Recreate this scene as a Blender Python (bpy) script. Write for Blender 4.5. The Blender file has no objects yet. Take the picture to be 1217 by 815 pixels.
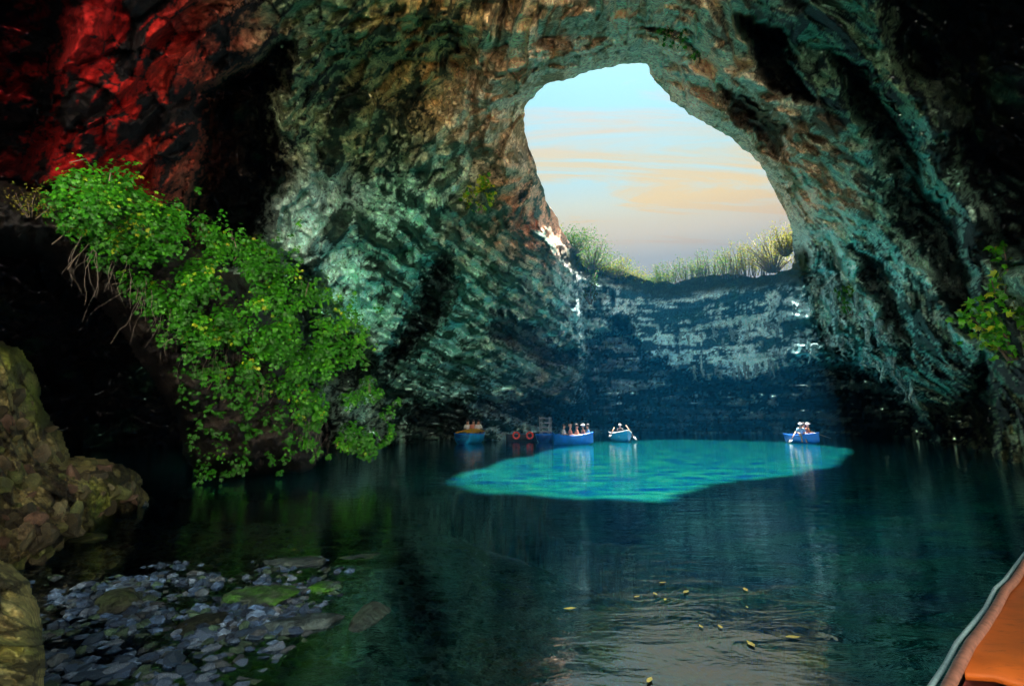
import bpy, math, random
import numpy as np
from mathutils import Vector, Matrix
random.seed(7); np.random.seed(7)
S = bpy.context.scene
C = S.collection

# ------------------------------------------------------------------ camera, sky, sun, exposure
PITCH = math.radians(8.6); CAMZ = 1.5; FPX = 600.0; CX, CY = 608.5, 407.5
cam_d = bpy.data.cameras.new('camera'); cam = bpy.data.objects.new('camera', cam_d); C.objects.link(cam)
cam.location = (0, 0, CAMZ); cam.rotation_euler = (math.pi/2 + PITCH, 0, 0)
cam_d.sensor_width = 36; cam_d.lens = 36*FPX/1217; cam_d.clip_start = 0.05; cam_d.clip_end = 5000
S.camera = cam
S.view_settings.view_transform = 'Standard'; S.view_settings.look = 'None'
S.view_settings.exposure = 3.1; S.view_settings.gamma = 1
S.render.engine = 'CYCLES'
S.cycles.max_bounces = 8; S.cycles.diffuse_bounces = 5; S.cycles.glossy_bounces = 3
S.cycles.transparent_max_bounces = 10; S.cycles.caustics_reflective = False; S.cycles.caustics_refractive = False
S.cycles.sample_clamp_indirect = 6

SUNV = Vector((-2.0, -6.9, -14.5)).normalized()       # direction in which the sunlight travels
sun_d = bpy.data.lights.new('sun', 'SUN'); sun = bpy.data.objects.new('sun', sun_d); C.objects.link(sun)
sun.rotation_euler = SUNV.to_track_quat('-Z', 'Y').to_euler(); sun.location = (0, 0, 60)
sun_d.energy = 5.0; sun_d.angle = math.radians(1.6); sun_d.color = (1.0, 0.95, 0.86)

W = bpy.data.worlds.new('World'); S.world = W; W.use_nodes = True
nt = W.node_tree; nt.nodes.clear()
def N(tree, typ, **kw):
    n = tree.nodes.new(typ)
    for k, v in kw.items():
        if k.startswith('i_'): n.inputs[int(k[2:]) if k[2:].isdigit() else k[2:].replace('_', ' ')].default_value = v
        else: setattr(n, k, v)
    return n
def ramp(tree, stops, interp='LINEAR'):
    r = tree.nodes.new('ShaderNodeValToRGB'); r.color_ramp.interpolation = interp
    el = r.color_ramp.elements
    while len(el) < len(stops): el.new(0.5)
    for e, (p, c) in zip(el, stops):
        e.position = p; e.color = (c[0], c[1], c[2], 1) if hasattr(c, '__len__') else (c, c, c, 1)
    return r
L = nt.links.new
sky = N(nt, 'ShaderNodeTexSky', sky_type='NISHITA', sun_disc=False)
sky.sun_elevation = math.asin(-SUNV.z); sky.sun_rotation = math.atan2(-SUNV.x, -SUNV.y)
sky.air_density = 1.2; sky.dust_density = 2.0
tc = N(nt, 'ShaderNodeTexCoord')
sx = N(nt, 'ShaderNodeSeparateXYZ'); L(tc.outputs['Generated'], sx.inputs[0])
# cloud sheet: the direction is projected on a high plane, so that streaks flatten towards the horizon
zc = N(nt, 'ShaderNodeMath', operation='MAXIMUM', i_1=0.0); L(sx.outputs[2], zc.inputs[0])
za = N(nt, 'ShaderNodeMath', operation='ADD', i_1=0.12); L(zc.outputs[0], za.inputs[0])
dx = N(nt, 'ShaderNodeMath', operation='DIVIDE'); L(sx.outputs[0], dx.inputs[0]); L(za.outputs[0], dx.inputs[1])
dy = N(nt, 'ShaderNodeMath', operation='DIVIDE'); L(sx.outputs[1], dy.inputs[0]); L(za.outputs[0], dy.inputs[1])
cv = N(nt, 'ShaderNodeCombineXYZ'); L(dx.outputs[0], cv.inputs[0]); L(dy.outputs[0], cv.inputs[1])
mp = N(nt, 'ShaderNodeMapping'); mp.inputs['Scale'].default_value = (0.5, 3.0, 1); mp.inputs['Rotation'].default_value = (0, 0, 0.12)
mp.inputs['Location'].default_value = (0.4, 0.35, 0)
L(cv.outputs[0], mp.inputs[0])
cn = N(nt, 'ShaderNodeTexNoise', i_Scale=1.5, i_Detail=10.0, i_Roughness=0.66, i_Distortion=1.0); L(mp.outputs[0], cn.inputs['Vector'])
cr = ramp(nt, [(0.41, 0.0), (0.59, 1.0)]); L(cn.outputs[0], cr.inputs[0])
ccol = ramp(nt, [(0.0, (0.36, 0.34, 0.36)), (0.30, (0.50, 0.43, 0.38)), (0.345, (0.86, 0.62, 0.38)), (0.40, (1.08, 0.80, 0.40)), (0.47, (1.0, 0.86, 0.56)), (0.54, (1.05, 0.90, 0.74)), (0.6, (1.0, 1.0, 1.02)), (0.75, (1.25, 1.27, 1.32)), (1.0, (1.6, 1.65, 1.75))])
L(sx.outputs[2], ccol.inputs[0])
csc = N(nt, 'ShaderNodeMix', data_type='RGBA', blend_type='MULTIPLY'); csc.inputs[0].default_value = 1
L(ccol.outputs[0], csc.inputs[6]); csc.inputs[7].default_value = (1.95, 1.95, 1.95, 1)
hz = ramp(nt, [(0.27, 1.0), (0.37, 0.85), (0.46, 0.25), (0.6, 0.0)]); L(sx.outputs[2], hz.inputs[0])
cmx = N(nt, 'ShaderNodeMath', operation='MAXIMUM'); L(cr.outputs[0], cmx.inputs[0])
hz2 = N(nt, 'ShaderNodeMath', operation='MULTIPLY', i_1=0.97); L(hz.outputs[0], hz2.inputs[0]); L(hz2.outputs[0], cmx.inputs[1])
cf = N(nt, 'ShaderNodeMath', operation='MULTIPLY', i_1=0.93); L(cmx.outputs[0], cf.inputs[0])
stint = N(nt, 'ShaderNodeMix', data_type='RGBA', blend_type='MULTIPLY'); stint.inputs[0].default_value = 1
L(sky.outputs[0], stint.inputs[6]); stint.inputs[7].default_value = (0.23, 0.40, 0.36, 1)
smx = N(nt, 'ShaderNodeMix', data_type='RGBA'); L(cf.outputs[0], smx.inputs[0]); L(stint.outputs[2], smx.inputs[6]); L(csc.outputs[2], smx.inputs[7])
bg = N(nt, 'ShaderNodeBackground', i_Strength=0.05); L(smx.outputs[2], bg.inputs[0])
wo = N(nt, 'ShaderNodeOutputWorld'); L(bg.outputs[0], wo.inputs[0])

REAR = (0.15, -1.0, 0.75); REARC = math.cos(math.radians(62))      # unseen opening added behind the viewer to let in fill light

# ------------------------------------------------------------------ small maths
cp, sp = math.cos(PITCH), math.sin(PITCH)
def ray(px, py):
    a = (px-CX)/FPX; b = -(py-CY)/FPX
    return Vector((a, cp - b*sp, sp + b*cp)).normalized()
def at(px, py, r): return Vector((0, 0, CAMZ)) + ray(px, py)*r
def atz(px, py, z):
    d = ray(px, py); return Vector((0, 0, CAMZ)) + d*((z-CAMZ)/d.z)
def rz(px, py, z):                                     # distance along the sight line to height z
    return (z-CAMZ)/ray(px, py).z
def to_px(P):                                          # unit directions (n,3) -> picture plane angles
    f = P[:, 1]*cp + P[:, 2]*sp; u = -P[:, 1]*sp + P[:, 2]*cp
    f = np.maximum(f, 0.12)
    return CX + FPX*P[:, 0]/f, CY - FPX*u/f
_g = np.random.RandomState(3); PERM = _g.permutation(512).astype(np.int64); PERM = np.concatenate([PERM, PERM])
GR = _g.normal(size=(512, 3)); GR /= np.linalg.norm(GR, axis=1)[:, None]; GR = GR.astype(np.float32)
def perlin(P):
    Pi = np.floor(P).astype(np.int64); f = (P-Pi).astype(np.float32); Pi &= 511
    u = f*f*f*(f*(f*6-15)+10); out = 0
    for i in (0, 1):
        hx = PERM[(Pi[:, 0]+i) & 511]; wx = u[:, 0] if i else 1-u[:, 0]
        for j in (0, 1):
            hy = PERM[(hx+Pi[:, 1]+j) & 511]; wy = u[:, 1] if j else 1-u[:, 1]
            for k in (0, 1):
                h = PERM[(hy+Pi[:, 2]+k) & 511]; wz = u[:, 2] if k else 1-u[:, 2]
                g = GR[h]
                out = out + wx*wy*wz*(g[:, 0]*(f[:, 0]-i)+g[:, 1]*(f[:, 1]-j)+g[:, 2]*(f[:, 2]-k))
    return out*1.5
def fbm(P, o=4, g=0.5, ridge=False):
    s = 0; a = 1; t = 0
    for q in range(o):
        n = perlin(P*(2.03**q)+q*17.3)
        if ridge: n = 1-2*np.abs(n)*1.6
        s = s+a*n; t += a; a *= g
    return s/t
def worley(P, seed=0):                                 # returns F1, F2-F1 and a random tilt value of the nearest cell
    Pi = np.floor(P).astype(np.int64); f1 = np.full(len(P), 9.0, np.float32); f2 = f1.copy(); cid = np.zeros(len(P), np.int64)
    off = np.zeros((len(P), 3), np.float32)
    for i in (-1, 0, 1):
        for j in (-1, 0, 1):
            for k in (-1, 0, 1):
                c = (Pi+np.array([i, j, k])) & 511; h = PERM[(PERM[(PERM[c[:, 0]]+c[:, 1]) & 1023]+c[:, 2]+seed) & 1023]
                v = (Pi+np.array([i, j, k])+0.5+0.42*GR[h]-P).astype(np.float32); d = np.sqrt((v*v).sum(1))
                n = d < f1; f2 = np.where(n, f1, np.minimum(f2, d)); f1 = np.where(n, d, f1); cid = np.where(n, h, cid); off = np.where(n[:, None], v, off)
    tilt = (GR[(cid+77) & 511]*off).sum(1)
    return f1, f2-f1, GR[(cid+191) & 511][:, 0], tilt
def sstep(a, b, x):
    t = np.clip((x-a)/(b-a), 0, 1); return t*t*(3-2*t)
def poly_sd(px, py, poly):                             # signed distance, > 0 inside
    d2 = np.full(px.shape, 1e18); ins = np.zeros(px.shape, bool); n = len(poly)
    for i in range(n):
        ax, ay = poly[i]; bx, by = poly[(i+1) % n]
        ex, ey = bx-ax, by-ay; wx, wy = px-ax, py-ay
        t = np.clip((wx*ex+wy*ey)/(ex*ex+ey*ey+1e-9), 0, 1)
        d2 = np.minimum(d2, (wx-ex*t)**2+(wy-ey*t)**2)
        c = ((ay > py) != (by > py)) & (px < (bx-ax)*(py-ay)/((by-ay) if by != ay else 1e-9)+ax)
        ins ^= c
    return np.where(ins, 1, -1)*np.sqrt(d2)
def tps(dirs, vals, Q, lam=2e-4):
    X = np.array(dirs); n = len(X)
    def K(A, B):
        d2 = np.maximum(2-2*A@B.T, 1e-9); return 0.5*d2*np.log(d2)
    M = np.zeros((n+4, n+4)); M[:n, :n] = K(X, X)+lam*np.eye(n)
    Pm = np.hstack([np.ones((n, 1)), X]); M[:n, n:] = Pm; M[n:, :n] = Pm.T
    M[n:, n:] += 1e-9*np.eye(4)
    w = np.linalg.solve(M, np.concatenate([vals, np.zeros(4)]))
    out = np.empty(len(Q))
    for i in range(0, len(Q), 60000):
        q = Q[i:i+60000]; out[i:i+60000] = K(q, X)@w[:n]+w[n]+q@w[n+1:]
    return out

# ------------------------------------------------------------------ materials
def new_mat(name):
    m = bpy.data.materials.new(name); m.use_nodes = True; t = m.node_tree
    b = t.nodes['Principled BSDF']; return m, t, b
def plain(name, col, rough=0.6, vary=0.25, scale=6.0, bump=0.1, metal=0, trans=0.0):
    m, t, b = new_mat(name); l = t.links.new
    c = N(t, 'ShaderNodeTexCoord'); n = N(t, 'ShaderNodeTexNoise', i_Scale=scale, i_Detail=5.0); l(c.outputs['Object'], n.inputs['Vector'])
    r = ramp(t, [(0.3, [x*(1-vary) for x in col]), (0.7, [min(1, x*(1+vary)) for x in col])]); l(n.outputs[0], r.inputs[0])
    l(r.outputs[0], b.inputs['Base Color']); b.inputs['Roughness'].default_value = rough; b.inputs['Metallic'].default_value = metal
    bp = N(t, 'ShaderNodeBump', i_Strength=bump, i_Distance=0.02); l(n.outputs[0], bp.inputs['Height']); l(bp.outputs[0], b.inputs['Normal'])
    return m
def rock_mat(name, scale=1.0, rough=0.55, bump=0.5):
    m, t, b = new_mat(name); l = t.links.new
    at_ = N(t, 'ShaderNodeAttribute', attribute_name='pigment')
    g = N(t, 'ShaderNodeTexCoord')
    n1 = N(t, 'ShaderNodeTexNoise', i_Scale=7.0*scale, i_Detail=8.0, i_Roughness=0.68); l(g.outputs['Object'], n1.inputs['Vector'])
    n2 = N(t, 'ShaderNodeTexNoise', i_Scale=1.7*scale, i_Detail=7.0, i_Roughness=0.66, i_Distortion=0.15); l(g.outputs['Object'], n2.inputs['Vector'])
    r1 = ramp(t, [(0.32, 0.30), (0.5, 1.0), (0.64, 1.75)]); l(n1.outputs[0], r1.inputs[0])
    mx = N(t, 'ShaderNodeMix', data_type='RGBA', blend_type='MULTIPLY'); mx.inputs[0].default_value = 1
    l(at_.outputs[0], mx.inputs[6]); l(r1.outputs[0], mx.inputs[7])
    r2 = ramp(t, [(0.35, (0.75, 0.85, 0.9)), (0.65, (1.25, 1.12, 1.0))]); l(n2.outputs[0], r2.inputs[0])
    m2 = N(t, 'ShaderNodeMix', data_type='RGBA', blend_type='MULTIPLY'); m2.inputs[0].default_value = 0.8
    l(mx.outputs[2], m2.inputs[6]); l(r2.outputs[0], m2.inputs[7]); l(m2.outputs[2], b.inputs['Base Color'])
    b.inputs['Roughness'].default_value = rough
    b.inputs['Specular IOR Level'].default_value = 0.12 if name == 'cave_rock' else 0.3
    ad = N(t, 'ShaderNodeMath', operation='ADD'); l(n1.outputs[0], ad.inputs[0]); l(n2.outputs[0], ad.inputs[1])
    bp = N(t, 'ShaderNodeBump', i_Strength=bump, i_Distance=0.25/scale); l(ad.outputs[0], bp.inputs['Height']); l(bp.outputs[0], b.inputs['Normal'])
    return m
M_rock = rock_mat('cave_rock', 1.0, 0.8)
M_rockn = rock_mat('near_rock', 2.6, 0.5, 0.6)
M_wet = rock_mat('wet_pale_rock', 3.0, 0.10, 0.12); M_wet.node_tree.nodes['Principled BSDF'].inputs['Specular IOR Level'].default_value = 0.9
def leaf_mat(name, cols, trans=0.35):
    m, t, b = new_mat(name); l = t.links.new
    a = N(t, 'ShaderNodeAttribute', attribute_name='shade')
    r = ramp(t, cols); l(a.outputs['Fac'], r.inputs[0]); l(r.outputs[0], b.inputs['Base Color'])
    b.inputs['Roughness'].default_value = 0.5
    tr = N(t, 'ShaderNodeBsdfTranslucent'); l(r.outputs[0], tr.inputs[0])
    ms = N(t, 'ShaderNodeMixShader', i_0=trans); l(b.outputs[0], ms.inputs[1]); l(tr.outputs[0], ms.inputs[2])
    l(ms.outputs[0], t.nodes['Material Output'].inputs[0]); return m
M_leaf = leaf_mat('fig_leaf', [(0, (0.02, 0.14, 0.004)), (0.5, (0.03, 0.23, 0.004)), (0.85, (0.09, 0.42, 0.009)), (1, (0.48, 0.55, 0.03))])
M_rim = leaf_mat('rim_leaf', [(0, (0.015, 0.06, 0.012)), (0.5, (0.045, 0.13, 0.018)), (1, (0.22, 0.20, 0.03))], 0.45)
M_rim.node_tree.nodes['Principled BSDF'].inputs['Specular IOR Level'].default_value = 0.08; M_rim.node_tree.nodes['Principled BSDF'].inputs['Roughness'].default_value = 0.9
M_twig = plain('twig_bark', (0.16, 0.12, 0.09), 0.8)
M_blue = plain('blue_hull_paint', (0.01, 0.19, 0.80), 0.35, 0.2, 3)
M_blue2 = plain('light_blue_paint', (0.02, 0.40, 0.80), 0.35, 0.2, 3)
M_navy = plain('navy_hull_paint', (0.01, 0.06, 0.30), 0.4)
M_dark = plain('dark_tarred_wood', (0.02, 0.015, 0.012), 0.6)
M_orange = plain('orange_paint', (0.45, 0.12, 0.010), 0.45, 0.22, 5)
M_yel = plain('orange_canvas', (0.95, 0.42, 0.02), 0.7)
M_red = plain('red_lifebuoy', (0.9, 0.07, 0.04), 0.5)
M_white = plain('white_cloth', (0.75, 0.75, 0.75), 0.8)
M_skin = plain('skin', (0.50, 0.27, 0.18), 0.6, 0.1)
M_hair = plain('hair', (0.04, 0.025, 0.02), 0.7)
M_wood = plain('pale_wood', (0.48, 0.27, 0.14), 0.6)
M_grey = plain('weathered_grey_wood', (0.32, 0.34, 0.35), 0.7)
M_shirtp = plain('salmon_cloth', (0.6, 0.22, 0.15), 0.8)
M_shirtb = plain('light_blue_cloth', (0.25, 0.5, 0.75), 0.8)
M_shirto = plain('orange_cloth', (0.75, 0.3, 0.12), 0.8)

# ------------------------------------------------------------------ mesh helpers
def tag(o, label=None, cat=None, group=None, kind=None):
    if label: o['label'] = label
    if cat: o['category'] = cat
    if group: o['group'] = group
    if kind: o['kind'] = kind
    return o
def mesh_np(name, V, F, mat=None, smooth=True):
    V = np.asarray(V, np.float32); F = np.asarray(F, np.int32)
    me = bpy.data.meshes.new(name); k = F.shape[1]
    me.vertices.add(len(V)); me.vertices.foreach_set('co', V.ravel())
    me.loops.add(F.size); me.loops.foreach_set('vertex_index', F.ravel())
    me.polygons.add(len(F)); me.polygons.foreach_set('loop_start', np.arange(0, F.size, k, dtype=np.int32))
    me.polygons.foreach_set('use_smooth', np.full(len(F), smooth))
    me.update(calc_edges=True); me.validate()
    if mat: me.materials.append(mat)
    return me
def link(name, me, parent=None, loc=None):
    o = bpy.data.objects.new(name, me); C.objects.link(o)
    if parent is not None: o.parent = parent
    if loc is not None: o.location = loc
    return o
def empty(name, loc=(0, 0, 0), rz_=0):
    o = bpy.data.objects.new(name, None); C.objects.link(o); o.location = loc; o.rotation_euler = (0, 0, rz_); return o
def vcol(me, name, cols):
    a = me.color_attributes.new(name, 'FLOAT_COLOR', 'POINT')
    c4 = np.ones((len(cols), 4), np.float32); c4[:, :3] = cols; a.data.foreach_set('color', c4.ravel())
def vnormals(V, F):
    a = V[F[:, 2]]-V[F[:, 0]]; b = V[F[:, 3]]-V[F[:, 1]]; n = np.cross(a, b)
    out = np.zeros_like(V)
    for k in range(4):
        for c in range(3): out[:, c] += np.bincount(F[:, k], n[:, c], len(V))
    return out/np.maximum(np.linalg.norm(out, axis=1)[:, None], 1e-9)
class MB:
    def __init__(s): s.v = []; s.f = []
    def add(s, vs, fs):
        o = len(s.v); s.v += [tuple(v) for v in vs]; s.f += [tuple(i+o for i in f) for f in fs]
    def box(s, c, d, R=None):
        vs = [Vector((x*d[0]/2, y*d[1]/2, z*d[2]/2)) for x in (-1, 1) for y in (-1, 1) for z in (-1, 1)]
        if R: vs = [R @ v for v in vs]
        s.add([v+Vector(c) for v in vs], [(0, 1, 3, 2), (4, 6, 7, 5), (0, 4, 5, 1), (2, 3, 7, 6), (0, 2, 6, 4), (1, 5, 7, 3)])
    def tube(s, pts, rad, n=6, cap=True):
        pts = [Vector(p) for p in pts]; rad = rad if hasattr(rad, '__len__') else [rad]*len(pts); vs = []; fs = []
        for i, p in enumerate(pts):
            t = (pts[min(i+1, len(pts)-1)]-pts[max(i-1, 0)]).normalized()
            a = t.cross(Vector((0.13, 0.21, 0.97)));
            if a.length < 1e-3: a = t.cross(Vector((1, 0, 0)))
            a.normalize(); b = t.cross(a)
            for k in range(n):
                w = 2*math.pi*k/n; vs.append(p+(a*math.cos(w)+b*math.sin(w))*rad[i])
        for i in range(len(pts)-1):
            for k in range(n): fs.append((i*n+k, i*n+(k+1) % n, (i+1)*n+(k+1) % n, (i+1)*n+k))
        if cap: fs.append(tuple(range(n-1, -1, -1))); fs.append(tuple((len(pts)-1)*n+k for k in range(n)))
        s.add(vs, fs)
    def ball(s, c, r, n=8, m=6):
        r = r if hasattr(r, '__len__') else (r, r, r); vs = []; fs = []
        for i in range(m+1):
            th = math.pi*i/m
            for k in range(n):
                ph = 2*math.pi*k/n
                vs.append((c[0]+r[0]*math.sin(th)*math.cos(ph), c[1]+r[1]*math.sin(th)*math.sin(ph), c[2]+r[2]*math.cos(th)))
        for i in range(m):
            for k in range(n): fs.append((i*n+k, (i+1)*n+k, (i+1)*n+(k+1) % n, i*n+(k+1) % n))
        s.add(vs, fs)
    def torus(s, c, R, r, rot=None, n=20, m=8):
        vs = []; fs = []
        for i in range(n):
            a = 2*math.pi*i/n
            for k in range(m):
                b = 2*math.pi*k/m; v = Vector(((R+r*math.cos(b))*math.cos(a), r*math.sin(b), (R+r*math.cos(b))*math.sin(a)))
                if rot: v = rot @ v
                vs.append(v+Vector(c))
        for i in range(n):
            for k in range(m): fs.append((i*m+k, ((i+1) % n)*m+k, ((i+1) % n)*m+(k+1) % m, i*m+(k+1) % m))
        s.add(vs, fs)
    def build(s, name, mat, parent=None, smooth=True, loc=None):
        me = bpy.data.meshes.new(name); me.from_pydata([tuple(v) for v in s.v], [], s.f); me.materials.append(mat)
        me.polygons.foreach_set('use_smooth', [smooth]*len(me.polygons)); me.update()
        return link(name, me, parent, loc)

# ------------------------------------------------------------------ the cave shell
az = np.concatenate([np.arange(-180, -50.01, 2.6), np.arange(-50, 50, 0.145), np.arange(50, 180.1, 2.6)])
az[0] = -180; az[-1] = 180
el = np.concatenate([np.arange(-40, -8.1, 1.5), np.arange(-8, 45.5, 0.145), np.arange(46, 90, 2.5), [89.9]])
AZ, EL = np.meshgrid(np.radians(az), np.radians(el)); shp = AZ.shape
D = np.stack([np.sin(AZ)*np.cos(EL), np.cos(AZ)*np.cos(EL), np.sin(EL)], -1).reshape(-1, 3)
PX, PY = to_px(D)

HOLE = [(622, 128), (640, 105), (670, 95), (700, 84), (750, 78), (772, 79), (782, 98), (805, 122), (830, 142), (860, 165), (890, 187), (915, 207), (928, 235),
        (938, 262), (943, 290), (942, 318), (900, 326), (850, 330), (800, 336), (770, 334), (735, 325), (700, 310), (680, 290), (662, 264), (645, 240), (636, 205), (628, 175), (623, 150)]
ctl = []                                               # (direction, distance)
def cpt(px, py, r): ctl.append((ray(px, py), r))
def cae(a, e, r):
    a, e = math.radians(a), math.radians(e); ctl.append((Vector((math.sin(a)*math.cos(e), math.cos(a)*math.cos(e), math.sin(e))), r))
for (x, y) in HOLE[::2]: cpt(x, y, rz(x, y, 14.3 if y < 290 else 14.0))
for x, y, r in [(665, 55, 17.6), (750, 40, 18.2), (600, 90, 19), (640, 10, 15.5), (750, 0, 15.3), (820, 60, 18.5), (860, 120, 21), (930, 190, 25), (960, 250, 30), (860, 30, 15.5),
                (620, 200, 24.5), (655, 300, 31), (685, 345, 36), (692, 430, 39), (690, 500, 43), (620, 300, 30), (620, 420, 34), (620, 510, 42), (560, 200, 24), (560, 350, 28), (560, 510, 39),
                (480, 350, 25), (480, 510, 35), (400, 300, 21.5), (400, 200, 19), (420, 480, 27), (450, 100, 16.5), (530, 60, 17), (330, 100, 15.5), (300, 200, 18), (330, 300, 19.5), (350, 500, 26),
                (250, 500, 25), (150, 400, 21), (50, 400, 18), (150, 150, 14), (50, 100, 12.5), (50, 230, 15), (200, 50, 13.5), (0, 0, 11), (300, 0, 13), (450, -20, 13.5),
                (770, 345, 43.5), (770, 400, 45), (770, 500, 46), (850, 370, 42.5), (850, 480, 45), (940, 350, 40), (940, 480, 43), (1020, 330, 31), (1050, 400, 32), (1100, 450, 32), (1120, 515, rz(1120, 524, 0)),
                (1217, 552, rz(1217, 552, 0)), (1170, 535, rz(1170, 538, 0)), (1217, 450, 20), (1217, 300, 16), (1217, 150, 13), (1217, 0, 11), (1100, 300, 23), (1100, 150, 17), (1000, 200, 23), (1000, 80, 17), (930, 60, 16.5), (1000, -20, 14)]:
    cpt(x, y, r)
for a in range(-180, 180, 45):
    cae(a, 65, 9.5)
    if abs(a) > 50: cae(a, 30, 11.5); cae(a, 0, 13); cae(a, -30, 9)
cae(0, 85, 8.5); cae(-60, 5, 17); cae(-60, 35, 11); cae(60, 35, 11); cae(60, 0, 17); cae(-60, -20, 14); cae(60, -20, 13)
for x in range(-200, 1500, 200): cpt(x, 760, 24)
lr = tps([c[0] for c in ctl], np.log([c[1] for c in ctl]), D)
R0 = np.exp(lr)
# the far wall stands behind the left buttress; a low cave is cut beneath it
FAR = [(684, 300), (690, 350), (694, 430), (688, 470), (668, 500), (645, 525), (645, 640), (1150, 640), (1128, 522), (1105, 480), (1060, 440), (985, 405), (950, 350), (945, 300), (800, 290)]
farctl = [(680, 320, 42), (760, 345, 46.3), (760, 365, 45.0), (760, 420, 45.0), (760, 520, 46), (860, 340, 45.5), (860, 365, 44), (860, 430, 45), (940, 330, 39), (940, 430, 43), (1050, 430, 41), (1120, 520, 38), (650, 450, 44), (650, 530, 43), (900, 600, 46), (1140, 450, 36), (1140, 600, 36), (640, 620, 42)]
nv = len(D)
jx = 18*perlin(D*9)+6*perlin(D*31+5)+6*perlin(D*80+3); jy = 14*perlin(D*9+40)+6*perlin(D*31+45)+6*perlin(D*80+9)
front = (D[:, 1] > 0.2) & (EL.ravel() > -0.7)
def msk(poly, w, jit=1.0, sel=None):
    o = np.zeros(nv); s = front
    sd = poly_sd(PX[s]+jit*jx[s], PY[s]+jit*jy[s], poly); o[s] = sstep(-w, w, sd); return o
far = msk(FAR, 6, 0.5)
rf = np.exp(tps([ray(a, b) for a, b, c in farctl], np.log([c for a, b, c in farctl]), D))
R = np.where(far > 0, R0*(1-far)+rf*far, R0)
LOWC = [(697, 404), (735, 392), (760, 420), (800, 440), (850, 452), (900, 455), (935, 440), (965, 425), (1010, 432), (1050, 450), (1090, 480), (1116, 512), (1118, 640), (652, 640), (660, 515), (690, 480)]
R += 17*msk(LOWC, 9, 1.1)
# recesses and crevices pushed back into the rock: (outline, depth, softness)
hollow_shade = np.zeros(nv)  # mask of the hollows whose shade is painted into the pigment
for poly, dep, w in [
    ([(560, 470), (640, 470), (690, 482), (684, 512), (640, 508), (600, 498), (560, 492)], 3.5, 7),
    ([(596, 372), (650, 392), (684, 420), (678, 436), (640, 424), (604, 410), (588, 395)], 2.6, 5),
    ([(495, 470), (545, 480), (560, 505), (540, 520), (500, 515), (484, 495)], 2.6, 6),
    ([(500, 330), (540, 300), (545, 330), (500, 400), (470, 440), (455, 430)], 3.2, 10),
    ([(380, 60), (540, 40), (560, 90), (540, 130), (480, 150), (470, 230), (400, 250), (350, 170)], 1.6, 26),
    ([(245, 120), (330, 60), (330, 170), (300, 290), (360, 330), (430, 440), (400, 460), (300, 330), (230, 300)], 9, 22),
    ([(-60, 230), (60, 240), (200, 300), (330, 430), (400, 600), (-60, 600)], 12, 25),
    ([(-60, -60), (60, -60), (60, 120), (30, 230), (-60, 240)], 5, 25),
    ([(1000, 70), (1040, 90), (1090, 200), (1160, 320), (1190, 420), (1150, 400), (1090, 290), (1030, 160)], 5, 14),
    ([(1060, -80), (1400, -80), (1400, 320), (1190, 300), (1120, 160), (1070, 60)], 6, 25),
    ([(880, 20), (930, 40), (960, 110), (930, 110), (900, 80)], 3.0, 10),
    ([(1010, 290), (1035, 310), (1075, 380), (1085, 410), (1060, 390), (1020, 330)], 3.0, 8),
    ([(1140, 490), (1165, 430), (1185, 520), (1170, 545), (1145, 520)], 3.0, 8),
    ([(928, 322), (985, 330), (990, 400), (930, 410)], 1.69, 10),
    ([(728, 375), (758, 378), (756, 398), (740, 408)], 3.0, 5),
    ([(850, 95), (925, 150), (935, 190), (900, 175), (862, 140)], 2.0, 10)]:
    mk = msk(poly, w, 1.0); dp_ = dep*(1.9 if dep < 4 else 1)*(1.3 if dep == 1.69 else 1); R += dp_*mk; hollow_shade = np.maximum(hollow_shade, mk*(dep > 1.7))
P0 = D*R[:, None]; P0[:, 2] += CAMZ
# strata directions: (a) beds radiating from above the opening, (b) tilted beds on the buttress, (c) level beds on the far wall
phi = np.arctan2(PX-705, PY+330); rho = np.hypot(PX-705, PY+330)/FPX
fr = sstep(0.0, 0.35, D[:, 1])
wl = (1-far)*fr
big = fbm(P0*0.16, 3)
med = fbm(P0*0.5+9, 4, 0.52)
rid = fbm(P0*0.42+31, 4, 0.5, ridge=True)
warp = 0.5*perlin(P0*0.25+3)+0.22*perlin(P0*0.8+8)
Sa = np.stack([phi*9+warp*2.0, rho*3.0+warp*1.2, R*0.08], 1)
sa = fbm(Sa, 4, 0.48, ridge=True); sa2 = fbm(Sa*np.array([3.6, 3.4, 1])+50, 4, 0.55, ridge=True)
def saw(t, sharp=0.8):                                 # ledge profile: slow out, sudden back
    f = t-np.floor(t); return np.where(f < sharp, f/sharp, (1-f)/(1-sharp))
bt = P0[:, 2]*1.0+P0[:, 0]*0.42-P0[:, 1]*0.05
bcell = perlin(P0*0.6+77)*0.55+perlin(P0*1.8+7)*0.25
sb = saw(bt*0.85+bcell*.5)+0.5*saw(bt*2.3+bcell*.8)
ct = P0[:, 2]+0.05*P0[:, 0]
sc = saw(ct*0.75+warp*0.7)+0.5*saw(ct*2.1+warp*1.6)+0.25*saw(ct*5+bcell*2)
mb = msk([(430, 250), (600, 230), (660, 290), (700, 350), (700, 540), (440, 540)], 50, 1.5)*(1-far)
PW = P0+0.25*np.stack([bcell, warp, med], 1)
WA = worley(np.stack([PW[:, 0]*.45, PW[:, 1]*.45, PW[:, 2]*.62], 1)); WB = worley(PW*np.array([1.25, 1.25, 1.7]), 50)
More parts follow.
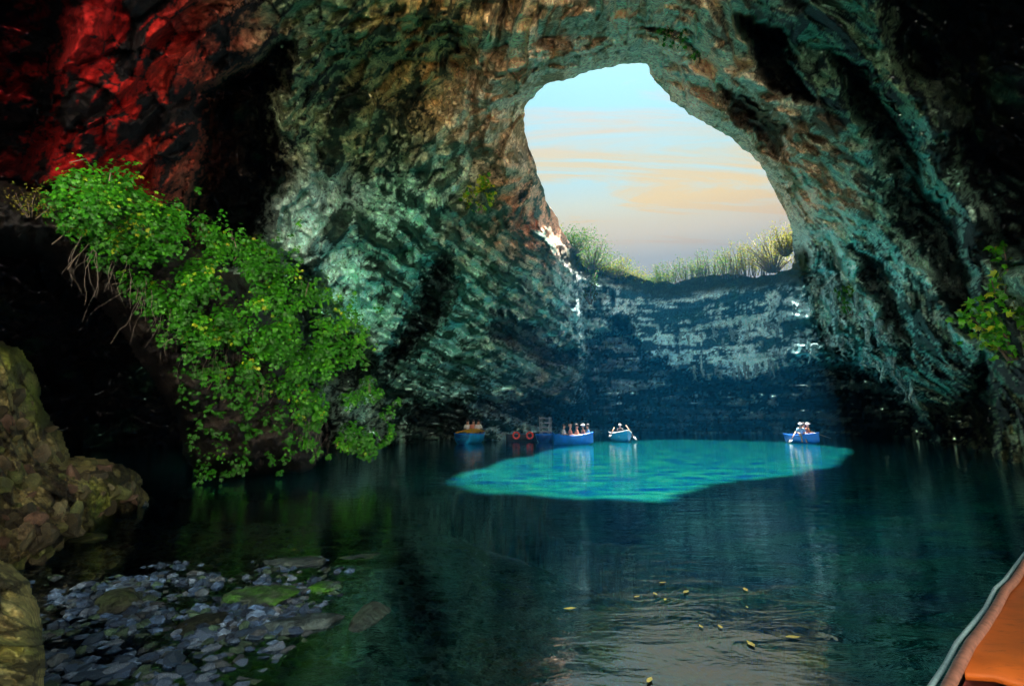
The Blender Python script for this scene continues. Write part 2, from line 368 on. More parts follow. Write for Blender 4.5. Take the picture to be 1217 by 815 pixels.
# strata blocks: long cells that follow the beds
WS = worley(np.stack([phi*20+warp, rho*5.5+warp*.6, R*.12], 1), 90)
hf = fbm(P0*2.1+13, 4, 0.6); hfr = fbm(P0*1.3+23, 4, 0.55, ridge=True)
vert = fbm(P0*np.array([1.6, 1.6, 0.3])+60, 4, 0.55, ridge=True)
scale = np.clip(R/22, 0.35, 1.5)
rimsd = np.full(nv, -400.0); rimsd[front] = poly_sd(PX[front]+0.45*jx[front], PY[front]+0.45*jy[front], HOLE)
calm = 1-0.75*sstep(-26, -4, rimsd)
disp = big*1.6+med*0.9-rid*0.45*(1-mb*0.5)
sm = sstep(-0.15, 0.35, fbm(P0*0.22+300, 3))
disp += wl*(1-mb)*(-sa*0.9*(0.35+0.65*sm)-sa2*0.25*(0.2+0.8*(1-sm))-0.5*np.maximum(med, 0.1)-0.35*saw(phi*13+warp*1.5+.3*med))
disp += mb*(-sb*1.3)
disp += far*(-sc*0.9-vert*0.9-2.2*saw(ct*.21+warp*.45+.2, .85)*sstep(345, 375, PY)-1.3*fbm(P0*.22+8, 3))
disp += 0.45*WA[2]+0.9*WA[3]-0.25*np.minimum(WA[1], .25)*2+0.22*WB[2]+0.45*WB[3]
disp += wl*(1-mb)*(0.6*WS[2]+0.8*WS[3])
disp += -hfr*0.28+hf*0.25
R1 = R+disp*scale*calm
R1 += fbm(P0*5+3, 3, 0.65)*0.11*scale
rx = np.array([684, 735, 770, 800, 850, 900, 942]); ry = np.array([296, 325, 334, 336, 330, 326, 318])
yr = np.interp(PX, rx, [atz(float(a), float(b), 14.0).y for a, b in zip(rx, ry)])
lo = (yr+0.35+0.06*np.clip(PY-330, 0, 60)*.5)/np.maximum(D[:, 1], .2); cl = far*sstep(620, 560, PY)*sstep(965, 915, PX)*front
R1 = np.where(cl > 0, R1*(1-cl)+cl*np.maximum(R1+1.8, lo+0.12*(R1-R)), R1)
V = D*R1[:, None]; V[:, 2] += CAMZ
nr, nc = shp
idx = np.arange(nr*nc).reshape(nr, nc)
F = np.stack([idx[:-1, :-1], idx[1:, :-1], idx[1:, 1:], idx[:-1, 1:]], -1).reshape(-1, 4)
fsd = rimsd[F].mean(1); fd = D[F].mean(1)+0.06*np.stack([jx, jy, jx], 1)[F].mean(1)/14
rear = (fd@np.array(Vector(REAR).normalized()) > REARC); F = F[(fsd < 0) & ~rear]
NRM = vnormals(V, F)

# pigments: (px, py, light colour, dark colour, share of dark); near-black recess entries hold painted shade
RED = (0.19, 0.004, 0.004); BLK = (0.012, 0.010, 0.011)
PG = [(120, 120, RED, BLK, .66), (60, 60, RED, BLK, .75), (180, 20, RED, BLK, .6), (210, 130, RED, BLK, .58), (120, 200, RED, BLK, .5), (20, 180, RED, BLK, .7), (0, 250, BLK, BLK, .9), (60, 320, BLK, BLK, .9), (150, 330, BLK, BLK, .9), (0, 330, BLK, BLK, .9), (270, 60, (.22, .01, .01), BLK, .55), (240, 190, (.12, .02, .01), BLK, .8),
      (0, 20, BLK, BLK, .9), (300, 200, (.07, .12, .08), BLK, .75), (330, 80, (.10, .17, .10), BLK, .6), (360, 20, (.08, .14, .08), BLK, .6), (360, 270, (.26, .36, .34), (.04, .08, .06), .35),
      (440, 60, (.20, .17, .07), (.03, .05, .02), .5), (440, 180, (.10, .12, .05), (.02, .04, .02), .6), (500, 100, (.36, .18, .05), (.06, .05, .02), .45), (560, 60, (.42, .25, .09), (.08, .07, .03), .4),
      (650, 30, (.44, .33, .20), (.30, .20, .11), .18), (720, 40, (.46, .36, .24), (.30, .21, .12), .18), (680, 70, (.46, .35, .23), (.30, .21, .12), .15), (750, 65, (.46, .36, .26), (.30, .22, .14), .15), (600, 120, (.44, .32, .19), (.14, .10, .05), .3), (790, 60, (.46, .34, .23), (.13, .10, .06), .4), (850, 130, (.46, .31, .22), (.12, .10, .08), .4), (905, 195, (.44, .30, .22), (.09, .09, .09), .4),
      (560, 170, (.20, .30, .22), (.05, .10, .06), .4), (600, 200, (.40, .22, .14), (.10, .10, .07), .35), (650, 290, (.55, .20, .11), (.10, .16, .12), .3), (620, 260, (.40, .24, .16), (.06, .16, .11), .4),
      (500, 230, (.22, .44, .36), (.02, .09, .06), .45), (560, 330, (.22, .48, .43), (.03, .15, .10), .4), (630, 370, (.38, .48, .44), (.05, .15, .10), .35), (640, 410, (.40, .30, .22), (.05, .14, .10), .35), (560, 430, (.24, .48, .44), (.03, .14, .10), .38), (480, 420, (.22, .44, .39), (.02, .08, .05), .5),
      (430, 350, (.22, .44, .38), (.03, .08, .06), .45), (480, 490, (.34, .44, .40), (.02, .05, .04), .5), (600, 480, (.34, .48, .48), (.02, .08, .07), .45), (440, 470, (.22, .30, .27), (.02, .05, .04), .5),
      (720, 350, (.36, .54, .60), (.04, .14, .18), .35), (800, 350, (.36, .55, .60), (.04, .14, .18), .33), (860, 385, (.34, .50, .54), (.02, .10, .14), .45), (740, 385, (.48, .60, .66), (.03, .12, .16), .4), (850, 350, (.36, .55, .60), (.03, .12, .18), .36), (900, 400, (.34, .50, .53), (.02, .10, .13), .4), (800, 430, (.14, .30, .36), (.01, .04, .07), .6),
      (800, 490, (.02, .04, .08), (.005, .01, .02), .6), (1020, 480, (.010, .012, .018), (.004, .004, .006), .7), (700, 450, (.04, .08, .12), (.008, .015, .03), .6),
      (980, 300, (.34, .48, .46), (.04, .12, .11), .4), (1000, 250, (.22, .46, .44), (.03, .10, .09), .45), (1010, 360, (.34, .48, .46), (.03, .13, .10), .45), (1080, 440, (.26, .50, .49), (.03, .12, .12), .45), (950, 260, (.40, .40, .34), (.06, .10, .09), .4),
      (930, 60, (.06, .15, .11), (.02, .05, .05), .55), (980, 150, (.06, .16, .12), (.015, .05, .05), .55), (1050, 220, (.09, .19, .13), (.015, .05, .04), .55), (1030, 60, (.10, .16, .10), (.015, .04, .04), .6), (1100, 120, (.14, .20, .06), (.01, .02, .02), .65), (1080, 130, (.05, .07, .08), BLK, .8),
      (1150, 60, (.03, .05, .05), BLK, .85), (1200, 200, (.05, .10, .08), BLK, .8), (1120, 330, (.18, .26, .22), (.02, .04, .04), .5), (1170, 420, (.20, .24, .18), (.02, .03, .03), .55), (1200, 500, (.14, .15, .11), (.02, .02, .02), .6), (1140, 510, (.30, .32, .14), (.03, .04, .03), .5),
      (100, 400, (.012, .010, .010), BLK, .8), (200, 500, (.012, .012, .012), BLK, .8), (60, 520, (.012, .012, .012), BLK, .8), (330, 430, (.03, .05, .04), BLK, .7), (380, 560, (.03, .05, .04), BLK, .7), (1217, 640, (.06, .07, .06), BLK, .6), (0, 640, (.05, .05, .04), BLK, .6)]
PG = [(ray(a, b), c, d, e) for a, b, c, d, e in PG]+[(Vector(v).normalized(), (.10, .10, .08), (.03, .03, .03), .5) for v in ((0, -1, .3), (-1, -.3, 0), (1, -.3, 0), (0, 0, 1), (0, -.5, -.5))]
Dj = D+0.035*np.stack([jx, jy, jx-jy], 1)/14
wt = np.zeros(nv); lc = np.zeros((nv, 3)); dc = np.zeros((nv, 3)); ds = np.zeros(nv)
for d, c1, c2, e in PG:
    k = np.exp(-(2-2*(Dj@np.array(d)))/(2*0.062**2)); k = k+1e-7/(0.001+(2-2*(D@np.array(d)))**3)
    wt += k; lc += k[:, None]*np.array(c1); dc += k[:, None]*np.array(c2); ds += k*e
lc /= wt[:, None]; lc = np.minimum(lc*np.array([1.95, 2.15, 2.1]), 0.95); dc = dc/wt[:, None]*.95; ds = ds/wt-0.06
bed_band = saw(bt*.85+bcell*.5+.3)+.6*saw(bt*2.3+bcell*.8+.25)-.8
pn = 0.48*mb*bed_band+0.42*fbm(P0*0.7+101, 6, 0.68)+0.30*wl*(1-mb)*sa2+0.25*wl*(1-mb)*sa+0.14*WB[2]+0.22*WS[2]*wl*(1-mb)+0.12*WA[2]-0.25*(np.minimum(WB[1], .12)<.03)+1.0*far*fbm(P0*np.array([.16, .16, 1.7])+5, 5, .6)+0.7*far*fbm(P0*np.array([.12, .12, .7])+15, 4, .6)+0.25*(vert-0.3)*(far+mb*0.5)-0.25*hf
q = np.argsort(pn); rank = np.empty(nv); rank[q] = np.linspace(0, 1, nv)
mixv = sstep(-0.08, 0.08, rank-ds)*(0.55+0.6*sstep(.15, .95, rank))
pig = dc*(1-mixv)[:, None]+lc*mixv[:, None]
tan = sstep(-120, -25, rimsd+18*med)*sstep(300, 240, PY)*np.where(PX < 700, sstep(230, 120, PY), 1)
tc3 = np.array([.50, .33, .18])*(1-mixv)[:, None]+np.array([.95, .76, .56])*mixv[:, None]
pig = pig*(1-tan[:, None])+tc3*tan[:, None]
pig = pig*(1-0.72*sstep(.35, .9, hollow_shade+.35*med)*(hollow_shade > 0)*(1-0.9*(lc[:, 1] < .03)))[:, None]  # shade of the hollows darkened into the rock colour
soil = sstep(-26, -12, rimsd)*sstep(285, 305, PY)
pig = pig*(1-soil[:, None])+np.array([.03, .045, .015])*soil[:, None]
vein = sstep(0.80, 0.95, sa)*wl*(1-sstep(20, 60, -(PX-330)))      # pale calcite veins along the beds
pig = pig*(1+1.2*vein[:, None])
# green algae in patches
alg = sstep(0.15, 0.4, fbm(P0*0.45+200, 4))*0.35*(np.abs(pig[:, 0]-0.28) < 0.3)*(lc[:, 1] > lc[:, 0]*0.7)
pig = pig*(1-alg[:, None])+np.array([.03, .13, .07])*alg[:, None]

# extrude the rim of the opening into real thickness
ed = np.concatenate([F[:, [0, 1]], F[:, [1, 2]], F[:, [2, 3]], F[:, [3, 0]]])
key = np.minimum(ed[:, 0], ed[:, 1]).astype(np.int64)*nv+np.maximum(ed[:, 0], ed[:, 1])
uq, first, cnt = np.unique(key, return_index=True, return_counts=True)
be = ed[first[cnt == 1]]; be = be[(rimsd[be] > -30).all(1)]
ru = np.unique(be); remap = np.full(nv, -1); cen = np.array([9.5, 29.0])
Vs = [V]; lay = ru.copy(); prev = ru; prevmap = {int(v): int(v) for v in ru}
Pg = [pig]; FX = []; base = nv
def sdj(x, y): return poly_sd(x+0.45*jx[ru], y+0.45*jy[ru], HOLE)
x_, y_ = PX[ru].copy(), PY[ru].copy()
for _ in range(2):
    s0 = sdj(x_, y_); g1 = sdj(x_+.5, y_)-s0; g2 = sdj(x_, y_+.5)-s0; gn = np.maximum(g1*g1+g2*g2, .05); x_ -= np.clip(s0*g1/gn*.5, -2, 2); y_ -= np.clip(s0*g2/gn*.5, -2, 2)
dn = np.stack([(x_-CX)/FPX, cp+(y_-CY)/FPX*sp, sp-(y_-CY)/FPX*cp], 1); dn /= np.linalg.norm(dn, axis=1)[:, None]
V[ru] = dn*R1[ru][:, None]; V[ru, 2] += CAMZ
for s_, (out, up) in enumerate([(0.25, 0.5), (0.9, 1.0), (2.4, 1.4), (6.0, 1.8)]):
    co = V[ru].copy(); h = co[:, :2]-cen; h /= np.linalg.norm(h, axis=1)[:, None]
    co[:, :2] += h*out; co[:, 2] += up*np.clip((40-co[:, 1])/12, 0.02, 1)
    nm = {int(v): base+i for i, v in enumerate(ru)}
    Vs.append(co); Pg.append(np.where(PY[ru][:, None] > 285, .08, .7)*pig[ru]*.6+np.array([.02, .03, .01])); base += len(ru)
    FX.append(np.array([[prevmap[int(b)], prevmap[int(a)], nm[int(a)], nm[int(b)]] for a, b in be])); prevmap = nm
VA = np.concatenate(Vs); PA = np.concatenate(Pg)
NX = np.zeros_like(VA); NX[:nv] = NRM
fm = D[F].mean(1); fpx, fpy = PX[F].mean(1), PY[F].mean(1); ff = far[F].mean(1)
reg = np.where(ff > 0.5, 3, np.where(fpx > 700, 2, 1)); reg = np.where((fpy < 95+np.abs(fpx-700)*-0.35) | (fm[:, 2] > 0.9), 0, reg)
reg = np.where(fm[:, 1] < 0.0, np.where(fm[:, 2] > 0.6, 0, 4), reg)
info = {0: ('cave_ceiling', 'ochre and olive limestone cave ceiling curving up to the open skylight'),
        1: ('left_cave_wall', 'banded teal and rust limestone wall left of the skylight, dark red rock at its far left'),
        2: ('right_cave_wall', 'dark green limestone wall with long slanting strata right of the skylight'),
        3: ('far_cave_wall', 'blue hazy rock face with level beds below the skylight, black hollow at its foot'),
        4: ('rear_cave_wall', 'dark rock wall of the cave behind the viewer')}
shell = {}
for k, (nm_, lab) in info.items():
    f = F[reg == k]
    if k == 1: f = np.concatenate([f]+FX)
    u = np.unique(f); mp_ = np.zeros(len(VA), np.int64); mp_[u] = np.arange(len(u))
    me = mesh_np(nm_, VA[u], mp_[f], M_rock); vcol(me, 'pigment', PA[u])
    if k != 1 and k != 4:
        nn = -NX[u] if (np.sum(NX[u]*VA[u]) > 0) else NX[u]
        # keep seams between the pieces smooth
        me.normals_split_custom_set_from_vertices((NX[u]).tolist())
    elif k == 1:
        n2 = vnormals(VA[u], mp_[f]); n3 = NX[u]; z = np.linalg.norm(n3, axis=1) < .5; n3[z] = n2[z]
        me.normals_split_custom_set_from_vertices(n3.tolist())
    ob_ = link(nm_, me); ob_.cycles.shadow_terminator_geometry_offset = 0.0; ob_.cycles.shadow_terminator_offset = 0.0
    shell[k] = tag(ob_, lab, None, None, 'structure')

# ------------------------------------------------------------------ lake bed and water
SHX, SHY = atz(832, 770, 0)[:2]                        # a small shoal with pale slabs
def bed_z(x, y):
    d = 0.12+0.26*np.clip(x+1.5, 0, 99)**1.25+0.16*np.clip(y-9, 0, 99)**1.1+0.055*np.clip(y-4.5, 0, 99)**1.15
    d = np.where(x < -1.5, 0.12+0.05*np.clip(y-6, 0, 99)+0.35*np.clip(y-9, 0, 99)**1.1-0.03*np.clip(-3-x, 0, 3), d)
    d = np.where(d < .3, d-0.12*np.exp(-((x+2.7)/1.9)**4-((y-4.0)/2.2)**4), d)
    return -np.clip(d, -0.9, 7.0)
gx = np.concatenate([np.arange(-30, -8, 1.0), np.arange(-8, 6, 0.05), np.arange(6, 50, 0.8)])
gy = np.concatenate([np.arange(-20, 2, 1.0), np.arange(2, 12, 0.05), np.arange(12, 70, 0.8)])
X, Y = np.meshgrid(gx, gy); fl = np.stack([X.ravel(), Y.ravel(), np.zeros(X.size)], 1)
bz = bed_z(fl[:, 0], fl[:, 1]); amp = np.clip(-bz, 0.18, 1)*.8
bz = bz+amp*(0.22*fbm(fl*0.7, 3)+0.14*fbm(fl*2.2+4, 4, .6))
bz = bz+np.where(bz > -.35, .04*perlin(fl*1.1+60)+.035*perlin(fl*2.6+6)-.02, 0)
fl[:, 2] = bz
i2 = np.arange(X.size).reshape(X.shape); FB = np.stack([i2[:-1, :-1], i2[:-1, 1:], i2[1:, 1:], i2[1:, :-1]], -1).reshape(-1, 4)
me = mesh_np('lake_bed', fl, FB, M_rockn)
cnn = fbm(fl*0.9+70, 4, .6); moss = sstep(0.05, 0.3, fbm(fl*np.array([.6, .6, 1])+33, 3))
cb = np.array([.11, .17, .22])*(1+0.7*cnn[:, None]); cb = cb*(1-moss[:, None]*.75)+np.array([.06, .15, .02])*moss[:, None]*.75
cb = cb*(1-.97*sstep(-.6, -1.3, bz))[:, None]
vcol(me, 'pigment', np.clip(cb, .001, 1)); tag(link('lake_bed', me), 'stony lake bed seen through the shallow water', kind='structure')

gx = np.arange(-22, 22.1, .5); gy = np.arange(-16, -0.9, .4); X, Y = np.meshgrid(gx, gy); sv = np.stack([X.ravel(), Y.ravel(), np.zeros(X.size)], 1)  # unseen pale slope, added to throw sunlight back onto walls and foliage
sv[:, 2] = -0.9+(-1.0-sv[:, 1])*0.9+0.4*fbm(sv*.6, 4, .55)+.15*fbm(sv*2.5, 3, .6); i2 = np.arange(X.size).reshape(X.shape)
me = mesh_np('bounce_slope', sv, np.stack([i2[:-1, :-1], i2[:-1, 1:], i2[1:, 1:], i2[1:, :-1]], -1).reshape(-1, 4), M_rockn); vcol(me, 'pigment', np.repeat(np.array([[.80, .74, .66]]), len(sv), 0))
tag(link('bounce_slope', me), 'pale limestone slope behind the viewer, added to bounce sunlight into the cave', kind='structure')
gx = np.concatenate([np.arange(-40, -6, 2.0), np.arange(-6, 6, 0.2), np.arange(6, 60, 2.0)]); gy = np.concatenate([np.arange(-20, 2, 2.0), np.arange(2, 20, .2), np.arange(20, 72, 1.0)])
X, Y = np.meshgrid(gx, gy); wv = np.stack([X.ravel(), Y.ravel(), np.zeros(X.size)], 1)
i2 = np.arange(X.size).reshape(X.shape); FW = np.stack([i2[:-1, :-1], i2[:-1, 1:], i2[1:, 1:], i2[1:, :-1]], -1).reshape(-1, 4)
dep = -bed_z(wv[:, 0], wv[:, 1])
mw, t, b = new_mat('clear_turquoise_lake_water'); l = t.links.new; t.nodes.remove(b)
a = N(t, 'ShaderNodeAttribute', attribute_name='pigment')
tcw = N(t, 'ShaderNodeTexCoord')
m1 = N(t, 'ShaderNodeMapping'); m1.inputs['Scale'].default_value = (0.9, 1.9, 1); l(tcw.outputs['Object'], m1.inputs[0])
n1 = N(t, 'ShaderNodeTexNoise', i_Scale=1.9, i_Detail=4.0, i_Roughness=0.6, i_Distortion=0.6); l(m1.outputs[0], n1.inputs['Vector'])
m3 = N(t, 'ShaderNodeMapping'); m3.inputs['Scale'].default_value = (0.25, 0.55, 1); l(tcw.outputs['Object'], m3.inputs[0])
n3 = N(t, 'ShaderNodeTexNoise', i_Scale=1.6, i_Detail=3.0, i_Roughness=0.5); l(m3.outputs[0], n3.inputs['Vector'])
s3 = N(t, 'ShaderNodeMath', operation='MULTIPLY', i_1=1.2); l(n3.outputs[0], s3.inputs[0])
ad = N(t, 'ShaderNodeMath', operation='ADD'); l(n1.outputs[0], ad.inputs[0]); l(s3.outputs[0], ad.inputs[1])
bw = N(t, 'ShaderNodeBump', i_Strength=0.12, i_Distance=0.08); l(ad.outputs[0], bw.inputs['Height'])
gl = N(t, 'ShaderNodeBsdfGlossy', i_Roughness=0.03); l(bw.outputs[0], gl.inputs['Normal']); gl.inputs[0].default_value = (.78, .93, 1, 1)
fn = N(t, 'ShaderNodeFresnel', i_IOR=2.1); l(bw.outputs[0], fn.inputs['Normal'])
tr = N(t, 'ShaderNodeBsdfTransparent')
tcol = ramp(t, [(0.0, (.90, .97, .97)), (0.06, (.80, .93, .96)), (0.14, (.50, .74, .80)), (0.22, (.10, .22, .28)), (0.30, (.005, .02, .03)), (1.0, (0, 0, 0))]); l(a.outputs['Fac'], tcol.inputs[0]); l(tcol.outputs[0], tr.inputs[0])
df = N(t, 'ShaderNodeBsdfDiffuse'); l(bw.outputs[0], df.inputs['Normal']); df.inputs[0].default_value = (0.015, 0.26, 0.27, 1)
nz = N(t, 'ShaderNodeTexNoise', i_Scale=1.0, i_Detail=6.0, i_Roughness=0.7); l(m1.outputs[0], nz.inputs['Vector'])
dcr = ramp(t, [(0.34, (0.000, 0.02, 0.16)), (0.45, (0.001, 0.06, 0.13)), (0.52, (0.002, 0.135, 0.112)), (0.62, (0.010, 0.17, 0.12)), (0.75, (0.08, 0.25, 0.10))]); l(nz.outputs[0], dcr.inputs[0]); l(dcr.outputs[0], df.inputs[0])
dfac = ramp(t, [(0.0, 0.0), (0.08, 0.04), (0.3, 0.45), (1.0, 0.48)]); l(a.outputs['Fac'], dfac.inputs[0])
mA = N(t, 'ShaderNodeMixShader'); l(dfac.outputs[0], mA.inputs[0]); l(tr.outputs[0], mA.inputs[1]); l(df.outputs[0], mA.inputs[2])
mB = N(t, 'ShaderNodeMixShader'); l(fn.outputs[0], mB.inputs[0]); l(mA.outputs[0], mB.inputs[1]); l(gl.outputs[0], mB.inputs[2])
l(mB.outputs[0], t.nodes['Material Output'].inputs[0])
me = mesh_np('lake_water', wv, FW, mw); vcol(me, 'pigment', np.repeat(np.clip(dep/6.5, 0, 1)[:, None], 3, 1))
tag(link('lake_water', me), 'clear lake water, turquoise where the sun strikes it through the skylight', kind='structure')


# ------------------------------------------------------------------ rocks in front of the cave wall
def hit(px, py):
    k = np.argmin((PX-px)**2+(PY-py)**2+1e6*(D[:, 1] < 0.1)+1e6*(EL.ravel() > .82)); return Vector(V[k]), float(R1[k])
def blob(name, poly, rc, thick, edge, step, lightc, darkc, amp=0.35, mat=None, seed=0, jit=6, moss_=None):
    xs = [p[0] for p in poly]; ys = [p[1] for p in poly]
    A, B = np.meshgrid(np.arange(min(xs)-8, max(xs)+8, step), np.arange(min(ys)-8, max(ys)+8, step)); a = A.ravel(); b = B.ravel()
    d = np.stack([(a-CX)/FPX, cp+(b-CY)/FPX*sp, sp-(b-CY)/FPX*cp], 1); d /= np.linalg.norm(d, axis=1)[:, None]
    j1 = jit*(perlin(d*14+seed)+0.6*perlin(d*45+seed)+.3*perlin(d*120+seed)); j2 = jit*(perlin(d*14+seed+30)+0.6*perlin(d*45+seed+30)+.3*perlin(d*120+seed+30))
    sd = poly_sd(a+j1, b+j2, poly)
    rf_ = np.exp(tps([ray(x, y) for x, y, r in rc], np.log([r for x, y, r in rc]), d, 1e-4))
    t_ = np.clip(sd/edge, 0, 1); pr = np.sqrt(1-(1-t_)**2)
    P = d*rf_[:, None]; n = fbm(P*0.9+seed, 4, .55)*1.3-fbm(P*1.6+seed+9, 4, .5, ridge=True)*0.7+0.35*fbm(P*6+seed, 3, .6)
    WQ = worley(P*(2.2 if amp > .15 else 5.0)+seed, seed); WR = worley(P*(7 if amp > .15 else 16.0)+seed, seed+7)
    n = n+0.5*WQ[2]+1.3*WQ[3]-0.6*(.2-np.minimum(WQ[1], .2))*2+.22*WR[2]+.35*WR[3]-.35*sstep(.1, .45, perlin(P*9+seed))+.25*fbm(P*14+seed, 3, .65)
    cell = perlin(P*1.5+seed)+.5*perlin(P*3.7+seed); st = np.floor(cell*5)/5-cell
    r_ = rf_+thick*(1-pr)+amp*(n*0.8+st*1.5)*np.minimum(1, t_*3+.3)
    Vf = d*r_[:, None]; Vf[:, 2] += CAMZ
    Vb = d*(rf_+thick*(1+0.5*pr)+.02)[:, None]; Vb[:, 2] += CAMZ
    ix = np.arange(A.size).reshape(A.shape); f = np.stack([ix[:-1, :-1], ix[1:, :-1], ix[1:, 1:], ix[:-1, 1:]], -1).reshape(-1, 4)
    f = f[(sd[f] > 0).any(1)]; fb = f[:, ::-1]+A.size
    fa = np.concatenate([f, fb]); VV = np.concatenate([Vf, Vb]); u = np.unique(fa); m_ = np.zeros(len(VV), int); m_[u] = np.arange(len(u))
    k = sstep(-0.22, 0.22, fbm(P*1.3+seed+70, 6, .7)-0.2*st+.16*WQ[2]+.14*WR[2]-.3*(WQ[1] < .05))[:, None]
    lightc = 1.7*np.array(lightc); pg = np.array(darkc)*(1-k)+np.array(lightc)*k
    if moss_ is not None:
        mm = sstep(0.0, 0.3, fbm(P*0.8+seed+90, 4, .6))[:, None]*.8; pg = pg*(1-mm)+np.array(moss_)*1.5*mm*(0.4+1.1*k)
    me = mesh_np(name, VV[u], m_[fa], mat or M_rockn); vcol(me, 'pigment', np.concatenate([pg, pg])[u])
    return link(name, me), (sd, Vf, a, b)
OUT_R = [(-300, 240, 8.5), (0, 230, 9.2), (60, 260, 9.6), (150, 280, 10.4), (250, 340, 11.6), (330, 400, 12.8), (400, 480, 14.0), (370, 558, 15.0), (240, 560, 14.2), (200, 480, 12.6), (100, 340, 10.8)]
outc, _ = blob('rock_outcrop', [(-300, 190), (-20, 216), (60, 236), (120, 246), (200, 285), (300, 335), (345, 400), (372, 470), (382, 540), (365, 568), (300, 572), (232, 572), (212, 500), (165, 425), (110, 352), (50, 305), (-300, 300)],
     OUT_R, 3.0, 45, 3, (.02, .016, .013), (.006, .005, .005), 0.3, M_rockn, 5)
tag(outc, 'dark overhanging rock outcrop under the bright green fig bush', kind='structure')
def zr(x, y, z=0.0): return (x, y, rz(x, y, z))
bank, bd = blob('rock_bank', [(-260, 350), (-20, 392), (2, 404), (28, 418), (42, 446), (52, 486), (74, 520), (84, 545), (128, 546), (160, 562), (182, 594), (168, 612), (128, 616), (96, 640), (60, 668), (20, 690), (-60, 720), (-260, 760)],
     [(-250, 380, 7.5), (0, 420, 8.6), (40, 460, 9.2), (60, 530, 9.4), (0, 520, 8.0), (-250, 550, 5.6), (150, 572, 9.6), zr(178, 602), zr(110, 636), (60, 590, 8.2), zr(50, 668), zr(-10, 690), zr(-250, 735)], 2.2, 26, 1.8, (.15, .135, .06), (.025, .02, .012), 0.30, M_rockn, 11, 7, (.10, .13, .02))
tag(bank, 'jagged mossy rock bank at the left edge of the lake', kind='structure')
nb, nbd = blob('boulder', [(-220, 620), (-20, 655), (12, 668), (34, 690), (46, 735), (54, 790), (50, 880), (-220, 920)], [(-200, 700, 3.0), (20, 700, 3.9), (30, 780, 3.3), (-100, 850, 2.6)], 0.9, 24, 1.6, (.24, .22, .09), (.06, .05, .02), 0.11, M_rockn, 23, 5, (.12, .15, .02))
tag(nb, 'moss covered yellowish boulder in the bottom left corner', 'boulder')

def icos(sub):
    import bmesh
    bm = bmesh.new(); bmesh.ops.create_icosphere(bm, subdivisions=sub, radius=1); bm.verts.ensure_lookup_table()
    v = np.array([x.co[:] for x in bm.verts]); f = np.array([[q.index for q in x.verts] for x in bm.faces]); bm.free(); return v, f
IC1, IF1 = icos(1); IC2, IF2 = icos(2); IC3, IF3 = icos(4)
def rockverts(iv, seed, facets=7):
    r = np.random.RandomState(seed); v = iv.copy()
    for _ in range(facets):                            # cut flat faces into the ball
        n = r.normal(size=3); n /= np.linalg.norm(n); h = r.uniform(0.45, 0.8); q = v@n; v = v-np.maximum(q-h, 0)[:, None]*n*0.96
    v = v*(1+0.10*perlin(v*1.7+seed*3.1)[:, None]); v = v*np.array([r.uniform(.8, 1.2), r.uniform(.7, 1.1), r.uniform(.45, .75)])
    return v
def fbed(x, y):
    i = int(np.clip(round((x+8)/0.05), 0, 279))+22; j = int(np.clip(round((y-2)/0.05), 0, 199))+22
    return float(fl[j*len(gxb)+i, 2])
gxb = np.concatenate([np.arange(-30, -8, 1.0), np.arange(-8, 6, 0.05), np.arange(6, 50, 0.8)])
# stones on the lake bed: the 290 that show largest are parts, the rest one part
stone_cols = [tuple(w_*q for w_, q in zip((.42, .58, .86), c_)) for c_ in [(.10, .14, .18), (.07, .10, .13), (.16, .20, .23), (.12, .12, .10), (.05, .08, .10), (.22, .24, .24), (.09, .13, .06)]]
svar = []
for i in range(14):
    v = rockverts(IC1 if i % 2 else IC2, i+40); me = mesh_np('stone', v, IF1 if i % 2 else IF2, M_rockn, False)
    c = np.array(stone_cols[i % 7]); vcol(me, 'pigment', np.repeat(c[None], len(v), 0)); svar.append(me)
cand = []
rs = np.random.RandomState(5)
while len(cand) < 15000:
    px, py = rs.uniform(20, 760), rs.uniform(596, 850)
    p = atz(px, py, -0.12 if px < 450 else -0.4)
    if p.y > 9.5 or (px > 450 and rs.rand() < 0.6): continue
    s_ = 0.019+0.060*rs.rand()**4
    cand.append((s_*600/p.length, s_, p.x+rs.uniform(-.1, .1), p.y+rs.uniform(-.1, .1)))
cand.sort(reverse=True); bedo = bpy.data.objects['lake_bed']
SV = []; SF = []; SC = []; o_ = 0
for i, (ap, s_, x, y) in enumerate(cand):
    z = fbed(x, y)+s_*rs.uniform(.1, .5)-.012
    if z > 0.25: z = fbed(x, y)
    k = i % 14; yaw = rs.uniform(0, 6.28); tl = rs.uniform(-.4, .4)
    if i < 285:
        o = link('stone', svar[k], bedo, (x, y, z)); o.rotation_euler = (tl, rs.uniform(-.3, .3), yaw); o.scale = (s_*1.1, s_*1.1, s_)
    else:
        M = np.array(Matrix.Rotation(yaw, 3, 'Z') @ Matrix.Rotation(tl, 3, 'X')); v = rockverts(IC1, 0, 0) if False else IC1[:12]
        v = svbase[k] if i > 285 else None
        if v is None:
            svbase = [rockverts(np.array(icos(1)[0]), 300+q, 5) for q in range(14)]; v = svbase[k]
        SV.append((v*s_)@M.T+np.array([x, y, z])); SF.append(IF1+o_); o_ += len(v); SC.append(np.repeat(np.array([stone_cols[rs.randint(7)]])*rs.uniform(.35, 1.7), len(v), 0))
me = mesh_np('gravel', np.concatenate(SV), np.concatenate(SF), M_rockn, False); vcol(me, 'pigment', np.concatenate(SC))
tag(link('gravel', me, bedo), kind='stuff')
